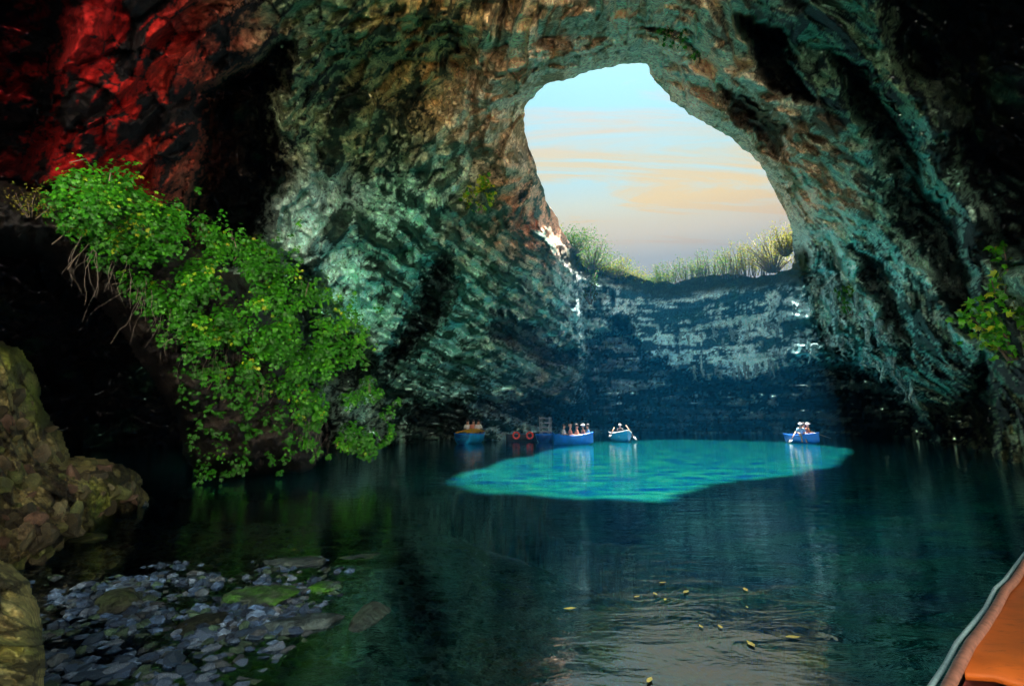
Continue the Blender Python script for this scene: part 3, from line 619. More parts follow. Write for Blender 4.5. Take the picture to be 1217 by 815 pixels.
# larger rocks standing in the shallows
def boulder(px, py, z, r, sc, col, mos, seed, label, yaw=0, tilt=(0, 0)):
    v = rockverts(IC3, seed, 9)*np.array(sc)*r; P = v/r; q_ = .5 if px < 500 and mos is not MS else 1; col = [q_*q*.9 for q in col]; mos = [q_*q for q in mos]
    v = v+v/np.linalg.norm(v, axis=1)[:, None]*(fbm(P*2.2+seed, 4, .55)*0.16*r)[:, None]
    me = mesh_np('boulder', v, IF3, M_rockn, True)
    k = sstep(-.2, .3, fbm(P*1.2+seed, 4, .6)+0.25*v[:, 2]/r)[:, None]
    vcol(me, 'pigment', np.array(col)*(1-k)+np.array(mos)*k)
    p = atz(px, py, z); o = link('boulder', me, None, p); o.rotation_euler = (tilt[0], tilt[1], yaw); return tag(o, label, 'boulder')
MS = (.04, .16, .01); SL = (.04, .07, .08)
boulder(318, 706, 0.02, 0.36, (1.25, .9, .38), (.04, .06, .05), MS, 1, 'submerged boulder with a bright green mossy top', .4)
boulder(355, 745, -0.0, 0.26, (1.3, .7, .4), SL, (.10, .16, .17), 2, 'flat bluish slab just in front of the green mossy boulder', .5)
boulder(345, 668, -0.0, 0.30, (1.4, .8, .35), SL, (.11, .17, .17), 3, 'flat grey slab under water behind the green mossy boulder', -.2)
boulder(145, 714, 0.04, 0.22, (1.0, .9, .7), (.05, .06, .05), (.08, .12, .05), 4, 'dark squarish stone sitting in the gravel at left', .3)
boulder(452, 762, -0.13, 0.36, (.75, 1.2, .5), (.05, .08, .08), (.07, .12, .10), 5, 'long dark slab standing tilted under water right of the gravel', .3, (.3, .5))
boulder(430, 668, -0.05, 0.32, (1.3, .8, .4), SL, (.06, .13, .07), 6, 'broad low rock under water, farthest right of the shallow rocks', .2)
boulder(385, 700, -0.02, 0.20, (1.2, .8, .5), SL, MS, 7, 'small green tinged rock between the mossy boulder and the dark slab', 1.0)
boulder(372, 800, -0.09, 0.26, (1.3, .8, .4), (.03, .05, .06), (.05, .09, .10), 8, 'dark flat rock under water at the bottom edge', -.3)
boulder(105, 640, 0.0, 0.20, (1.3, .9, .5), (.05, .06, .02), (.10, .13, .03), 9, 'low olive rock lying at the foot of the mossy bank', .2)
boulder(158, 600, 0.02, 0.22, (1.0, .9, .6), (.05, .07, .10), (.12, .16, .20), 10, 'small bluish rock at the water end of the mossy bank', .9)
boulder(270, 648, -0.06, 0.13, (1.3, .9, .5), (.05, .05, .04), (.10, .09, .06), 12, 'small brown stone poking out of the shallows', .3)
boulder(250, 742, -0.0, 0.24, (.8, 1.3, .4), (.02, .025, .02), (.04, .05, .03), 14, 'black elongated stone left of the green mossy boulder', .9)
boulder(398, 772, -0.2, 0.07, (1.2, .9, .7), (.35, .42, .36), (.4, .45, .38), 15, 'small pale stone glowing under water near the dark slab', .2)
def slab(poly, z, th, col, label):
    m_ = MB(); n = len(poly); T = [atz(x, y, z) for x, y in poly]; c = sum(T, Vector())/n; rings = []
    for f_, dz in ((0, .015), (.5, .012), (.93, .0), (1.0, -.02), (1.03, -th)):
        rings.append([c.lerp(p, f_*(1+.04*math.sin(i*2.7+f_)))+Vector((0, 0, dz+.006*math.sin(i*3.1+f_*5)))-c for i, p in enumerate(T)])
    vs = [rings[0][0]]+[q for r in rings[1:] for q in r]; fs = [(0, 1+i, 1+(i+1) % n) for i in range(n)]
    for k in range(3): fs += [(1+k*n+i, 1+(k+1)*n+i, 1+(k+1)*n+(i+1) % n, 1+k*n+(i+1) % n) for i in range(n)]
    m_.add(vs, fs); o = m_.build('limestone_slab', M_wet, None, True, c); vcol(o.data, 'pigment', np.repeat(np.array([col]), len(vs), 0)); return tag(o, label, 'rock')
# stones lying on the bank
sd_, Vf_, a_, b_ = bd
ok = np.where((sd_ > 7) & (a_ > -5) & (b_ > 470) & (b_ < 700))[0]
bcol = [(.15, .12, .07), (.13, .13, .05), (.08, .07, .04), (.16, .10, .07), (.11, .13, .04), (.17, .16, .09)]
bvar = []
for i in range(12):
    v = rockverts(IC2, i+80, 8); v = v*(1+.12*perlin(v*2.5+i)[:, None]); me = mesh_np('stone', v, IF2, M_rockn, False)
    k = sstep(-.2, .3, fbm(v*1.3+i, 3))[:, None]; vcol(me, 'pigment', np.array(bcol[i % 6])*(.5+k*.7)); bvar.append(me)
for i in range(90):
    k = rs.choice(ok); p = Vf_[k]; s_ = rs.uniform(.05, .20)*(0.5+0.5*rs.rand())
    o = link('stone', bvar[i % 12], bank, tuple(p)); o.scale = (s_*1.2, s_, s_*rs.uniform(.9, 1.4)); o.rotation_euler = tuple(rs.uniform(-3, 3, 3))

# ------------------------------------------------------------------ stalactites along the lip of the low cave
wall = {1: shell[1], 2: shell[2], 3: shell[3]}
stv = []
for i in range(6):
    r_ = np.random.RandomState(i); m_ = MB(); n = 7; pts = [Vector((r_.uniform(-.06, .06)*q, r_.uniform(-.06, .06)*q, 0.25-q*1.25/n)) for q in range(n+1)]
    m_.tube(pts, [0.30*(1-q/(n+.4))**0.8*(1+.25*r_.uniform(-1, 1)) for q in range(n+1)], 7)
    me = bpy.data.meshes.new('stalactite'); me.from_pydata([tuple(v) for v in m_.v], [], m_.f); me.materials.append(M_rock)
    me.polygons.foreach_set('use_smooth', [True]*len(me.polygons)); vcol(me, 'pigment', np.repeat(np.array([[.30, .48, .50]])*r_.uniform(.6, 1.1), len(m_.v), 0)); stv.append(me)
for i in range(130):
    if i < 75: px = rs.uniform(780, 1085); base = np.interp(px, [780, 850, 900, 940, 980, 1020, 1060, 1085], [428, 440, 438, 420, 400, 412, 440, 462])
    else: px = rs.uniform(800, 1060); base = np.interp(px, [800, 900, 950, 1000, 1060], [395, 400, 370, 350, 410])+rs.uniform(-10, 10)
    py = base+rs.uniform(-9, 9); p, rr = hit(px, py); d = ray(px, py); L_ = rs.uniform(.35, 1.5)*(.6+.4*rs.rand())
    o = link('stalactite', stv[i % 6], wall[3] if px < 980 else wall[2], p-d*0.15+Vector((0, 0, .1))); w_ = rs.uniform(.35, .8); o.scale = (w_, w_, L_); o.rotation_euler = (0, 0, rs.uniform(0, 6))

# ------------------------------------------------------------------ foliage
LOBED = np.array([(0, 0), (.30, .02), (.50, .22), (.30, .30), (.62, .62), (.28, .56), (.12, .70), (0, 1.05), (-.12, .70), (-.28, .56), (-.62, .62), (-.30, .30), (-.50, .22), (-.30, .02)])
OVAL = np.array([(0, 0), (.25, .35), (.2, .7), (0, 1), (-.2, .7), (-.25, .35)])
def leaf_local(shape):
    c = np.array([[0, .4]]); p = np.concatenate([c, shape]); z = -0.25*np.abs(p[:, 0])-0.18*p[:, 1]**2; n = len(shape)
    return np.c_[p, z], np.array([[0, 1+i, 1+(i+1) % n] for i in range(n)])
def frames(nrm, rs_, droop=0.6):
    n = nrm/np.linalg.norm(nrm, axis=1)[:, None]; y = rs_.normal(size=n.shape)*0.7; y[:, 2] -= droop
    y = y-(y*n).sum(1)[:, None]*n; y /= np.linalg.norm(y, axis=1)[:, None]; return np.cross(y, n), y, n
def leaves(name, pos, nrm, size, mat, shape, rs_, parent, n_parts=0, droop=.6, order=None, shade=None):
    lv, lf = leaf_local(shape); X_, Y_, Z_ = frames(nrm, rs_, droop); n = len(pos)
    shd = np.clip(rs_.beta(2.2, 2.2, n) if shade is None else shade, 0, 1)
    idx_ = np.arange(n) if order is None else order; pi_, re = idx_[:n_parts], idx_[n_parts:]
    if n_parts:
        lvar = []
        for q in range(8):
            me = mesh_np('leaf', lv*np.array([1, 1, .6+.1*q]), lf, mat, False); vcol(me, 'shade', np.full((len(lv), 3), .12+.1*q)); lvar.append(me)
        for k in pi_:
            o = link('leaf', lvar[int(min(7, shd[k]*8))], parent); M = Matrix((X_[k]*size[k], Y_[k]*size[k], Z_[k]*size[k])).transposed().to_4x4(); M.translation = Vector(pos[k]); o.matrix_local = M
    Vv = pos[re][:, None]+size[re][:, None, None]*(lv[None, :, 0:1]*X_[re][:, None]+lv[None, :, 1:2]*Y_[re][:, None]+lv[None, :, 2:3]*Z_[re][:, None])
    Ff = (lf[None]+(np.arange(len(re))*len(lv))[:, None, None]).reshape(-1, 3)
    me = mesh_np(name, Vv.reshape(-1, 3), Ff, mat, False); vcol(me, 'shade', np.repeat(np.repeat(shd[re], len(lv))[:, None], 3, 1))
    return tag(link(name, me, parent), kind='stuff')
BUSH = [(62, 238), (85, 214), (110, 222), (150, 216), (172, 246), (208, 262), (238, 268), (262, 292), (300, 300), (322, 296), (345, 330), (372, 350), (405, 372), (428, 392), (426, 430), (440, 465), (458, 495), (466, 520),
        (440, 540), (395, 528), (372, 540), (345, 522), (318, 500), (290, 480), (262, 468), (232, 440), (205, 420), (180, 385), (168, 350), (140, 318), (105, 290), (80, 262)]
rb = np.random.RandomState(12); pos = []; nr_ = []; sz = []; shd = []
orr = lambda P_: np.exp(tps([ray(x, y) for x, y, r in OUT_R], np.log([r for x, y, r in OUT_R]), P_, 1e-4))
clumps = []
while len(clumps) < 620:
    q = np.stack([rb.uniform(55, 460, 400), rb.uniform(208, 545, 400)], 1); g = poly_sd(q[:, 0], q[:, 1], BUSH)
    for (x, y), g_ in zip(q, g):
        if g_ > -2-9*rb.rand() and perlin(np.array([[x/34, y/34, 3.3]]))[0] > -.22 and len(clumps) < 620 and rb.rand() < (0.35 if y > 330+0.72*(x-130) else 1): clumps.append((x, y, g_))
LOW = [(205, 430), (260, 455), (310, 480), (370, 520), (400, 540), (372, 566), (300, 560), (236, 574), (222, 540), (215, 480)]
while len(clumps) < 720:
    x, y = rb.uniform(200, 410), rb.uniform(425, 578); g_ = poly_sd(np.array([x]), np.array([y]), LOW)[0]
    if g_ > 0: clumps.append((x, y, -20))
edge_ = BUSH[:19]
while len(clumps) < 900:                               # clumps that break the upper outline
    k = rb.randint(len(edge_)-1); u = rb.rand(); x = edge_[k][0]*(1-u)+edge_[k+1][0]*u; y = edge_[k][1]*(1-u)+edge_[k+1][1]*u
    q = rb.exponential(7); clumps.append((x+q*.6, y-q, -10))
cd = np.array([list(ray(x, y)) for x, y, g in clumps]); cr_ = orr(cd)
tc_ = empty('fig_bush', at(150, 300, 10.6)); tag(tc_, 'large bright green fig bush hanging over the dark left outcrop', 'bush'); o0 = np.array(tc_.location)
for (x, y, g), d, r in zip(clumps, cd, cr_):
    bulge = min(max(g, 0), 50)/50; c = d*(r-0.15-1.0*bulge*rb.uniform(-.1, 1.5)); c[2] += CAMZ
    m = rb.randint(22, 46) if g > -3 else rb.randint(4, 12); R_ = rb.uniform(.14, .36) if g > -3 else rb.uniform(.05, .2); dv = rb.normal(size=(m, 3)); dv /= np.linalg.norm(dv, axis=1)[:, None]; dv[:, 1] = -np.abs(dv[:, 1])*.8; dv[:, 2] += .25
    pos.append(c+dv*R_*rb.uniform(.4, 1, (m, 1))); nr_.append(dv*0.8+np.array([.35, -.65, .55])+rb.normal(size=(m, 3))*.3); sz.append(rb.uniform(.035, .09, m)*(r/12))
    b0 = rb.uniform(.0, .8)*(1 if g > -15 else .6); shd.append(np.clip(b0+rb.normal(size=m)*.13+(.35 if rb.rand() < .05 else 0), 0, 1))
pos = np.concatenate(pos); nr_ = np.concatenate(nr_); sz = np.concatenate(sz); shd = np.concatenate(shd)
app = sz/np.linalg.norm(pos-np.array([0, 0, CAMZ]), axis=1)
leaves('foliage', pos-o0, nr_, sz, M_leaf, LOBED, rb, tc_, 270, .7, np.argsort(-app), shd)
tw = MB()
for i in range(110):                                   # branches run under the leaves
    k = rb.randint(600); x, y, g = clumps[k]; c = Vector(cd[k]*cr_[k]) + Vector((0, 0, CAMZ)); e = c+Vector((rb.uniform(-.2, .3), rb.uniform(-.6, -.2), rb.uniform(-.4, .2)))
    mid = (c+e)/2+Vector((0, 0, rb.uniform(0, .25))); tw.tube([c-tc_.location, mid-tc_.location, e-tc_.location], [.016, .011, .005], 4)
tag(tw.build('branch', M_twig, tc_), kind='stuff')
tw = MB()
for i in range(90):                                    # dry roots and stems hanging below it
    x = rb.uniform(85, 400); y = 262+0.78*(x-85)+rb.uniform(-10, 25); y = min(y, 530); d = ray(x, y); r = float(orr(np.array([d]))[0])-rb.uniform(.1, .5)
    p = at(x, y, r)-tc_.location; pts = [p]; v = Vector((rb.uniform(-.5, .5), rb.uniform(-.3, .1), -1)); n = rb.randint(4, 9)
    for q in range(n): v = (v+Vector((rb.normal()*.35, rb.normal()*.2, -.25+rb.normal()*.2))).normalized(); pts.append(pts[-1]+v*.14)
    tw.tube(pts, [.005*(1-q/(n+2)) for q in range(n+1)], 3, False)
tag(tw.build('hanging_root', plain('dry_root', (.20, .17, .14), .9), tc_), kind='stuff')

def bush(name, label, cat, p, wd, ht, n, lsize, mat, shape=OVAL, upright=False, group=None, dense=1.0, seed=0, face=None, droop=.2, bright=.5):
    rb = np.random.RandomState(900+seed); e = tag(empty(name, p), label, cat, group)
    nb_ = max(5, int(n/60)); st = MB(); P_ = []; N_ = []; tips = []
    for i in range(nb_):
        if upright: tip = Vector((rb.uniform(-1, 1)*wd/2, rb.uniform(-.5, .5)*wd/2, ht*rb.uniform(.5, 1.05)))
        else:
            a_ = rb.uniform(0, 6.28); q = rb.rand()**.5; tip = Vector((math.cos(a_)*q*wd/2, math.sin(a_)*q*wd/2*.8, ht*(.15+.85*rb.uniform(.3, 1)*(1-.5*q*q))))
        b0 = Vector((tip.x*(.7 if upright else .15), tip.y*(.7 if upright else .15), -.15)); md = b0.lerp(tip, .5)+Vector((rb.normal(), rb.normal(), 0))*ht*.05
        st.tube([b0, md, tip], [ht*.014, ht*.009, ht*.003], 4); tips.append((b0, md, tip))
        m = int(n/nb_*rb.uniform(.5, 1.5))
        for _ in range(m):
            u = rb.uniform(.25, 1); c = md.lerp(tip, u*2-1) if u > .5 else b0.lerp(md, u*2)
            off = rb.normal(size=3)*(wd*.035 if upright else wd*.085); P_.append(np.array(c)+off*np.array([1, 1, .8])); nn = rb.normal(size=3)+np.array([0, -.3, .6]); N_.append(nn)
    P_ = np.array(P_); N_ = np.array(N_)
    st.build('stem', M_twig, e)
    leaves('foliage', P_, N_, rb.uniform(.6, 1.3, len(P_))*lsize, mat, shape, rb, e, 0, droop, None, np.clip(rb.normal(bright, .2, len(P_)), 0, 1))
    return e
RIM = [(684, 296, 46, 38, 'rounded dark green bush on the rim at the left end of the skylight floor', 0, .35), (706, 316, 50, 44, 'tallest leafy shrub at the left end of the skylight rim', 0, .5), (730, 326, 42, 30, 'open branched shrub right of the tallest rim shrub', 0, .75),
       (752, 333, 32, 18, 'low yellowish shrub at the lowest dip of the rim', 0, .8), (775, 337, 30, 14, 'small low bush just right of the dip in the rim', 0, .6),
       (798, 338, 34, 28, 'thin upright reeds on the rim, nearest the dip', 1, .55), (822, 337, 36, 38, 'second clump of upright reeds from the dip on the rim', 1, .5), (848, 334, 38, 40, 'middle clump of upright blue green reeds on the rim', 1, .5),
       (873, 330, 38, 42, 'dense clump of tall reeds right of the middle of the rim', 1, .6), (898, 326, 36, 42, 'pale upright brush on the rim beside the big right bush', 1, .85), (922, 320, 46, 62, 'big sunlit golden bush at the right end of the rim', 0, .85), (937, 300, 26, 46, 'narrow sunlit bush pressed against the right rock edge of the skylight', 0, .95)]
for i, (x, y, w, h, lab, up, br) in enumerate(RIM):
    p = atz(x, y, 14.0 if x > 700 else 13.9); k = p.length/FPX
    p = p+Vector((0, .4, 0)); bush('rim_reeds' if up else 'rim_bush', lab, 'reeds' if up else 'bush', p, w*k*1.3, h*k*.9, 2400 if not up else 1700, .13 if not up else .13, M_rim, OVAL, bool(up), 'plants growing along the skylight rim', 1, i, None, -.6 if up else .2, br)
for i, (x, y, w, h, n, ls, lab, br, mt) in enumerate([
    (570, 250, 36, 52, 520, .17, 'bright green plant growing from a crack in the left wall beside the skylight', .95, M_leaf),
    (800, 40, 60, 40, 500, .16, 'spreading green plant on the ceiling rock above the skylight', .4, M_leaf),
    (830, 62, 26, 26, 160, .14, 'small green tuft at the top right lip of the skylight', .5, M_leaf),
    (1012, 372, 26, 40, 260, .20, 'yellow green moss tuft on the pale right wall near the stalactites', .55, M_leaf),
    (702, 360, 22, 60, 300, .2, 'olive creeper hanging below the bushes at the left end of the rim', .4, M_rim),
    (1207, 420, 64, 110, 420, .24, 'bright green leafy plant on the right wall at the photo edge', .75, M_leaf),
    (40, 246, 44, 20, 260, .07, 'sparse dry plant on top of the outcrop left of the fig bush', .95, M_rim)]):
    p, rr = hit(x, y)
    if x == 40: rr = 9.2; p = at(x, y, rr)
    if x == 633: rr = rz(x, y, 14); p = at(640, y, rr)
    d = ray(x, y); p = p-d*(.25 if rr > 10 else .1); k = rr/FPX
    bush('wall_plant', lab, 'plant', p, w*k, h*k, n, ls*max(.5, min(1, rr/24)), mt, LOBED if mt is M_leaf else OVAL, False, None, 1, 50+i, None, .5, br)

# ------------------------------------------------------------------ boats
def hull_pts(L_, Wd, H, n=12, m=6, inset=0.0):
    rows = []
    for i in range(n+1):
        t_ = i/n; x = -L_/2+L_*t_; w = Wd/2*(1-max(0, (t_-.45)/.55)**2.4)*(0.72+0.28*min(1, t_/.35)); w = max(w-inset, .012)
        sh = H*(1+.28*(2*t_-1)**2*(1.3 if t_ > .5 else .4)); zb = inset*1.2+H*.35*max(0, (t_-.75)/.25)**2
        row = []
        for j in range(-m, m+1):
            a_ = abs(j)/m; row.append((x+(inset*-1.2 if t_ > .9 else 0), math.copysign(w*math.sin(a_*math.pi/2)**.75, j) if j else 0, zb+(sh-zb)*(1-math.cos(a_*math.pi/2))**1.1))
        rows.append(row)
    return rows
def rowboat(name, label, p, yaw, L_, Wd, H, mh_, mrim, min_, sink=.16, group='boats moored or rowed on the far water'):
    e = tag(empty(name, (p.x, p.y, -sink), yaw), label, 'rowing boat', group)
    for nm_, ins, mm, flip in (('hull', 0, mh_, 0), ('lining', .035, min_, 1)):
        rw = hull_pts(L_, Wd, H, inset=ins); m_ = MB(); k = len(rw[0]); vs = [q for r in rw for q in r]; fs = []
        for i in range(len(rw)-1):
            for j in range(k-1):
                f = (i*k+j, i*k+j+1, (i+1)*k+j+1, (i+1)*k+j); fs.append(f[::-1] if flip else f)
        fs.append(tuple(range(k-1, -1, -1)) if not flip else tuple(range(k))); m_.add(vs, fs); m_.build(nm_, mm, e)
    rw = hull_pts(L_, Wd, H)
    for sgn in (0, -1):
        m_ = MB(); m_.tube([Vector(r[sgn])+Vector((0, 0, .012)) for r in rw], .032, 6); m_.build('gunwale', mrim, e)
    m_ = MB(); r0 = rw[0]; m_.box((-L_/2, 0, r0[0][2]-.02), (.06, Wd*.72, .07)); m_.build('transom', mrim, e)
    for x in (-.28, 0.02, .27):
        t_ = x+.5; w = Wd*.92*(1-max(0, (t_-.45)/.55)**2.4)*(0.72+0.28*min(1, t_/.35)); m_ = MB(); m_.box((x*L_, 0, H*.68), (.24, w, .035)); m_.build('bench', mrim, e)
    return e
def oar(p0, p1, label, blade=True):                    # p0 grip, p1 blade tip
    p0 = Vector(p0); p1 = Vector(p1); e = tag(empty('oar', p0), label, 'oar'); d = p1-p0; m_ = MB(); m_.tube([(0, 0, 0), d*.8], [.028, .022], 7); m_.build('shaft', M_wood, e)
    m_ = MB(); q = d.to_track_quat('X', 'Z').to_matrix(); m_.box(d*.88, (d.length*.24, .19, .03), q); m_.build('blade', M_grey, e); return e
def person(p, face, shirt, hat, label, armout=0.0, lean=0.0):
    e = tag(empty('person', p, face), label, 'person', 'people sitting in the boats')
    # joints in metres above the bench, facing +X; sitting with bent knees
    J = [((0, 0, .06), .13), ((-.01, 0, .28), .125), ((.0+lean, 0, .48), .135), ((.01+lean, 0, .58), .055), ((.02+lean, 0, .66), .085), ((.03+lean, 0, .78), .088), ((.125+lean, 0, .70), .014)]
    E = [(0, 1), (1, 2), (2, 3), (3, 4), (4, 5), (4, 6)]
    for s_ in (-1, 1):
        b = len(J); J += [((lean, .17*s_, .50), .055), ((.10+lean+armout*.2, .24*s_, .26), .042), ((.34+armout*.25, .17*s_, .20), .032), ((.42+armout*.25, .16*s_, .20), .035)]; E += [(2, b), (b, b+1), (b+1, b+2), (b+2, b+3)]
        b = len(J); J += [((.06, .10*s_, .05), .085), ((.44, .13*s_, .10), .06), ((.46, .13*s_, -.30), .045), ((.60, .13*s_, -.33), .035)]; E += [(0, b), (b, b+1), (b+1, b+2), (b+2, b+3)]
    def skin(nm_, Js, Es, root, mat, gr=0.0):
        me = bpy.data.meshes.new(nm_); me.from_pydata([j[0] for j in Js], Es, []); o = link(nm_, me, e); me.materials.append(mat)
        md = o.modifiers.new('skin', 'SKIN'); md.use_smooth_shade = True; sv = me.skin_vertices[0].data
        for i, j in enumerate(Js): sv[i].radius = (j[1]+gr, j[1]*.85+gr if nm_ != 'x' else j[1]); sv[i].use_root = i == root
        o.modifiers.new('sub', 'SUBSURF').levels = 1; o.modifiers['sub'].render_levels = 1; return o
    skin('body', J, E, 0, M_skin)
    skin('shirt', [J[0], J[1], J[2], J[7], J[8], J[15], J[16]], [(0, 1), (1, 2), (2, 3), (3, 4), (2, 5), (5, 6)], 0, shirt, .022)
    m_ = MB(); h = (.0+lean, 0, .80)
    m_.ball((.01+lean, 0, .79), (.105, .098, .10), 10, 6)
    if hat is M_white: m_.ball((.04+lean, 0, .80), (.17, .15, .022), 12, 4)
    m_.build('hat' if hat is M_white else 'hair', hat, e); return e
def onw(px, py): return atz(px, py, 0)
pa = atz(561, 526, 0)
b1 = rowboat('rowing_boat', 'blue boat with an orange canvas top, leftmost at the foot of the cave wall', pa, math.radians(72), 3.3, 1.45, .62, M_blue2, M_blue, M_navy, .06)
m_ = MB(); q = [(-1.35, -.6, .74), (-.2, -.66, .84), (1.0, -.5, .82)]; q2 = [(x, -y, z) for x, y, z in q]; r_ = [(-1.35, 0, .86), (-.2, 0, .98), (1.05, 0, .95)]
vs = q+r_+q2; vs = vs+[(x, y, z-.05) for x, y, z in vs]; fs = []
for a0 in (0, 3):
    for k in (0, 1): fs.append((a0+k, a0+k+1, a0+k+4, a0+k+3)); fs.append(tuple(9+i for i in (a0+k+3, a0+k+4, a0+k+1, a0+k)))
m_.add(vs, fs+[(0, 9, 10, 1), (1, 10, 11, 2), (7, 16, 15, 6), (8, 17, 16, 7), (0, 3, 12, 9), (3, 6, 15, 12), (2, 11, 14, 5), (5, 14, 17, 8)]); m_.build('canvas_cover', M_yel, b1, False)
for x, y in ((-1.2, .5), (-1.2, -.5), (.9, .42), (.9, -.42)): m_ = MB(); m_.tube([(x, y, .45), (x, y, .83)], .02, 5); m_.build('post', M_grey, b1)
for k, (x, s_) in enumerate(((-.7, M_white), (0.0, M_shirtp), (.6, M_white))):
    person((pa.x+x*.55, pa.y+.9, .6), math.radians(-70), s_, M_hair, ['person in white seated at the stern of the orange topped boat', 'person in salmon seated midway in the orange topped boat', 'person in white seated at the bow of the orange topped boat'][k]).location.z = .62
pb = atz(622, 525, 0)+Vector((0, 1.2, 0))
b2 = rowboat('moored_boat', 'dark low boat with two red lifebuoys on its side', pb, math.radians(8), 2.3, 1.1, .5, M_dark, M_dark, M_dark, .08)
for k, (x, lab) in enumerate(((613.5, 'left red lifebuoy hung on the dark moored boat'), (630, 'right red lifebuoy hung on the dark moored boat'))):
    o = MB(); p = atz(x, 525, 0); o.torus((0, 0, 0), .21, .065); o = o.build('lifebuoy', M_red); o.location = (p.x, pb.y-.78, .42); o.rotation_euler = (-.15, 0, .1*k); tag(o, lab, 'lifebuoy')
pc = atz(651, 526, 0)+Vector((0, 2.0, 0))
b3 = rowboat('moored_boat', 'navy boat with grey slatted racks beside the crowded blue boat', pc, math.radians(80), 3.0, 1.3, .55, M_navy, M_blue, M_navy, .08)
for dx_ in (-.62, .55):
    m_ = MB()
    for a_ in (-.32, .32): m_.tube([(dx_, a_, .3), (dx_, a_, 1.75)], .03, 5)
    m_.build('rack_post', M_grey, b3)
    for z in (.75, 1.05, 1.35, 1.65): m_ = MB(); m_.tube([(dx_, -.36, z), (dx_, .36, z)], .028, 5); m_.build('rack_rung', M_grey, b3)
pd_ = atz(682, 528, 0)
b4 = rowboat('rowing_boat', 'royal blue boat crowded with five seated passengers', pd_, math.radians(-14), 2.35, 1.3, .58, M_blue, M_blue, M_navy, .06)
for k, (x, sh, ht, lab) in enumerate([(670.5, M_white, M_hair, 'passenger in white at the left end of the royal blue boat'), (677.5, M_shirtp, M_skin, 'passenger in salmon, second from the left in the royal blue boat'), (685.5, M_skin, M_hair, 'bare armed passenger in the middle of the royal blue boat'), (693, M_shirtp, M_white, 'passenger with a white cap in the royal blue boat'), (699, M_shirtb, M_hair, 'passenger in pale blue at the right end of the royal blue boat')]):
    p = atz(x, 528, 0); person((p.x, pd_.y+.1*(-1)**k-(p.x-pd_.x)*.25, .36), math.radians(-14 if k < 3 else 166), sh, ht, lab)
pe = atz(743, 525.5, 0)
b5 = rowboat('rowing_boat', 'light blue boat near the sunlit water with raised wooden oars', pe+Vector((0, 1.2, 0)), math.radians(-84), 2.8, 1.3, .60, M_blue2, M_white, M_navy, .04)
person((pe.x+.08, pe.y+1.9, .33), math.radians(-90), M_dark, M_white, 'rower with a white hat in the light blue boat', .6)
oar((pe.x-.45, pe.y+1.2, .95), (pe.x-.86, pe.y+.9, .30), 'left wooden oar of the light blue boat'); oar((pe.x+.35, pe.y+1.2, 1.10), (pe.x+.88, pe.y+.5, .1), 'right wooden oar of the light blue boat')
pf = atz(956, 526.5, 0)
b6 = rowboat('rowing_boat', 'small dark blue rowing boat on the shaded water at right with three people', pf, math.radians(-84), 2.8, 1.2, .55, M_blue, M_blue, M_navy, .06)
for k, (x, sh, ht, lab) in enumerate([(949.5, M_shirtb, M_white, 'person in pale blue with a white hat at the left of the distant rowing boat'), (955.5, M_shirtp, M_hair, 'person in salmon in the middle of the distant rowing boat'), (962, M_shirto, M_white, 'person in orange with a white hat at the right of the distant rowing boat')]):
    p = atz(x, 526.5, 0); person((p.x, pf.y+.2*k-.3, .42), math.radians(-100+30*k), sh, ht, lab)
g1 = atz(930, 526, 0)
oar((pf.x-.5, pf.y, .72), (g1.x, pf.y-.3, .05), 'left oar of the distant rowing boat, blade at the water'); oar((pf.x+.5, pf.y, .72), (pf.x+(984-956)/600*pf.y, pf.y-.3, .32), 'right oar of the distant rowing boat, blade lifted')

M_deck = plain('worn_orange_deck_paint', (0.42, 0.095, 0.010), .45, .3, 4); t = M_deck.node_tree; b = t.nodes['Principled BSDF']; l = t.links.new
sc_ = N(t, 'ShaderNodeTexNoise', i_Scale=22.0, i_Detail=9.0, i_Roughness=.75); tcd = N(t, 'ShaderNodeTexCoord'); mpd = N(t, 'ShaderNodeMapping'); mpd.inputs['Scale'].default_value = (.35, 1.3, 1); mpd.inputs['Rotation'].default_value = (0, 0, .9)
l(tcd.outputs['Object'], mpd.inputs[0]); l(mpd.outputs[0], sc_.inputs['Vector']); rd = ramp(t, [(.54, 0), (.68, .75)]); l(sc_.outputs[0], rd.inputs[0])
mxd = N(t, 'ShaderNodeMix', data_type='RGBA'); l(rd.outputs[0], mxd.inputs[0]); src = b.inputs['Base Color'].links[0].from_socket; l(src, mxd.inputs[6]); mxd.inputs[7].default_value = (.14, .035, .012, 1); l(mxd.outputs[2], b.inputs['Base Color'])
# the boat at the lower right corner, beside the viewer
G = [atz(x, y, .50) for x, y in ((1106, 860), (1124, 822), (1140, 790), (1153, 766), (1168, 747), (1184, 722), (1195, 701), (1206, 690), (1222, 664), (1250, 628), (1290, 590))]
ne = tag(empty('near_boat', (G[4].x, G[4].y, 0)), 'orange decked boat with a pale grey rope rail at the lower right corner', 'boat'); no = ne.location
ax0 = G[2]+Vector((.75, 0, 0)); axd = (G[-1]-G[0]).normalized()
def side(pt, k, z): return Vector((pt.x, pt.y, 0)).lerp(Vector((ax0.x, ax0.y, 0))+Vector((axd.x, axd.y, 0))*((pt-ax0).dot(axd)), k)+Vector((0, 0, z))
m_ = MB(); vs = []; K = 10; seg = G[3:]                # crowned foredeck
st_ = atz(1147, 803, .47)
for i, g in enumerate([st_]+seg):
    for k in range(K+1):
        u = k/K*2; pnt = side(g, u, .0); vs.append(pnt-no+Vector((0, 0, .485+.05*math.sin(u*math.pi/2)+.012*math.sin(u*9+i))))
fs = [(i*(K+1)+k, i*(K+1)+k+1, (i+1)*(K+1)+k+1, (i+1)*(K+1)+k) for i in range(len(seg)) for k in range(K)]
vb = [(v[0], v[1], v[2]-.03) for v in vs]; nn = len(vs)
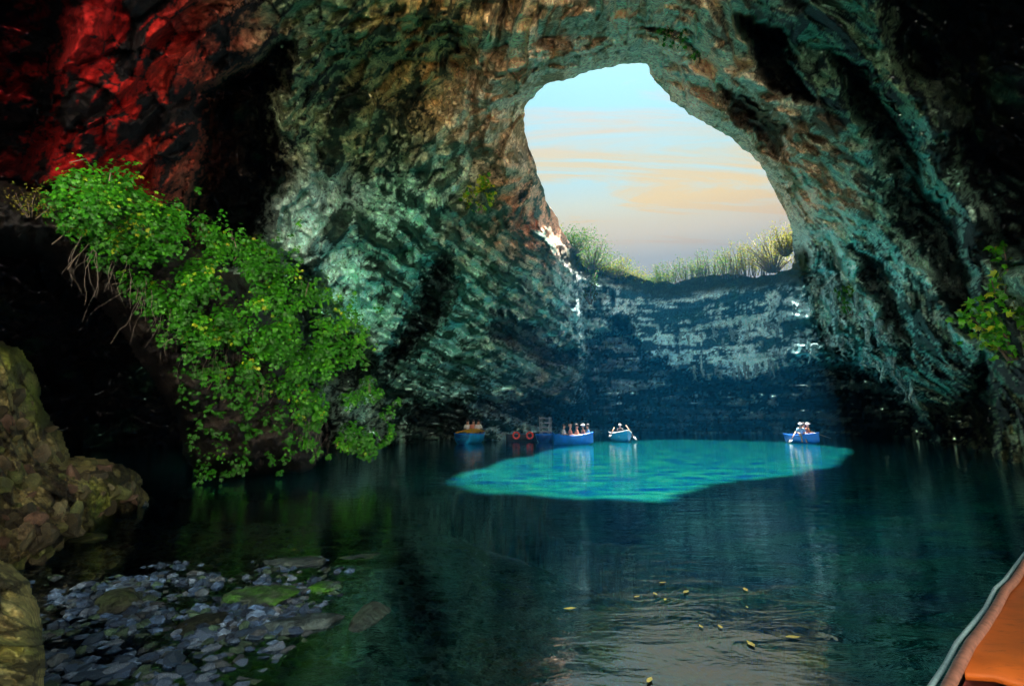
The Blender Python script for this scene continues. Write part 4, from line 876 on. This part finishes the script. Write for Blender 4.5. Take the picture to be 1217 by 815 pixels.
fs2 = [tuple(j+nn for j in f[::-1]) for f in fs]+[(k+1, k, k+nn, k+1+nn) for k in range(K)]
m_.add(list(vs)+vb, fs+fs2); m_.build('deck', M_deck, ne)
m_ = MB(); m_.tube([g-no for g in G], .022, 8); m_.build('gunwale', plain('worn_gunwale_paint', (.22, .10, .07), .6, .4, 30), ne)
m_ = MB(); m_.tube([g-no+Vector((-.050, .012, .0+.008*math.sin(i*2.2))) for i, g in enumerate(G)], .010, 8); m_.build('rope', plain('grey_rope', (.22, .36, .38), .7, .2, 60), ne)
m_ = MB(); vs = []
for g in G:
    for k, (u, z) in enumerate(((0, .48), (.03, .2), (.25, -.1), (1, -.2), (1.75, -.1), (1.97, .2), (2, .48))): vs.append(side(g, u, z)-no)
m_.add(vs, [(i*7+k, (i+1)*7+k, (i+1)*7+k+1, i*7+k+1) for i in range(len(G)-1) for k in range(6)]); m_.build('hull', M_dark, ne)
m_ = MB(); vs = []
for g in G[:5]:
    for k, (u, z) in enumerate(((.04, .46), (.08, .2), (.28, .05), (1.72, .05), (1.92, .2), (1.96, .46))): vs.append(side(g, u, z)-no)
m_.add(vs, [(i*6+k, i*6+k+1, (i+1)*6+k+1, (i+1)*6+k) for i in range(4) for k in range(5)]); m_.build('lining', plain('dark_red_lining', (.10, .015, .01), .6), ne)

# leaves afloat
M_fl = plain('yellowed_leaf', (.85, .68, .16), .4, .35, 20)
fv = []
for i in range(4):
    lv, lf = leaf_local(OVAL); me = mesh_np('floating_leaf', lv*np.array([1, 1, .1]), lf, M_fl, False); vcol(me, 'shade', np.full((len(lv), 3), (.95, .8, 1, .9)[i])); fv.append(me)
spots = [(q[0]+rs.normal()*9, q[1]+rs.normal()*5) for q in [(752, 709), (775, 713), (788, 706), (766, 696), (828, 702), (890, 697), (700, 722), (886, 730), (845, 745), (872, 738), (925, 748), (905, 762), (760, 800), (785, 805), (800, 797), (770, 812), (835, 793), (812, 722), (745, 728), (858, 700), (640, 700), (655, 712), (700, 745), (930, 735), (725, 716), (720, 800)][:13]]
for i, (x, y) in enumerate(spots):
    o = link('floating_leaf', fv[i % 4], None, atz(x, y, .012)); s_ = rs.uniform(.03, .08); o.scale = (s_*1.2, s_*1.5, s_*.6); o.rotation_euler = (0, 0, rs.uniform(0, 6.2))
    tag(o, 'small yellowish leaf afloat on the dark water near the sky reflection', 'leaf', 'leaves floating on the near water')
# ------------------------------------------------------------------ the hazy air that shows the shaft of light
hb = MB(); hb.box((8, 28, 7), (110, 110, 34)); mh = bpy.data.materials.new('haze'); mh.use_nodes = True; th = mh.node_tree; th.nodes.clear()
pv = N(th, 'ShaderNodeVolumePrincipled'); pv.inputs['Color'].default_value = (0.02, 0.42, 0.95, 1); pv.inputs['Density'].default_value = 0.00075
ho = N(th, 'ShaderNodeOutputMaterial'); th.links.new(pv.outputs[0], ho.inputs['Volume'])
tag(hb.build('haze', mh, smooth=False), kind='stuff')
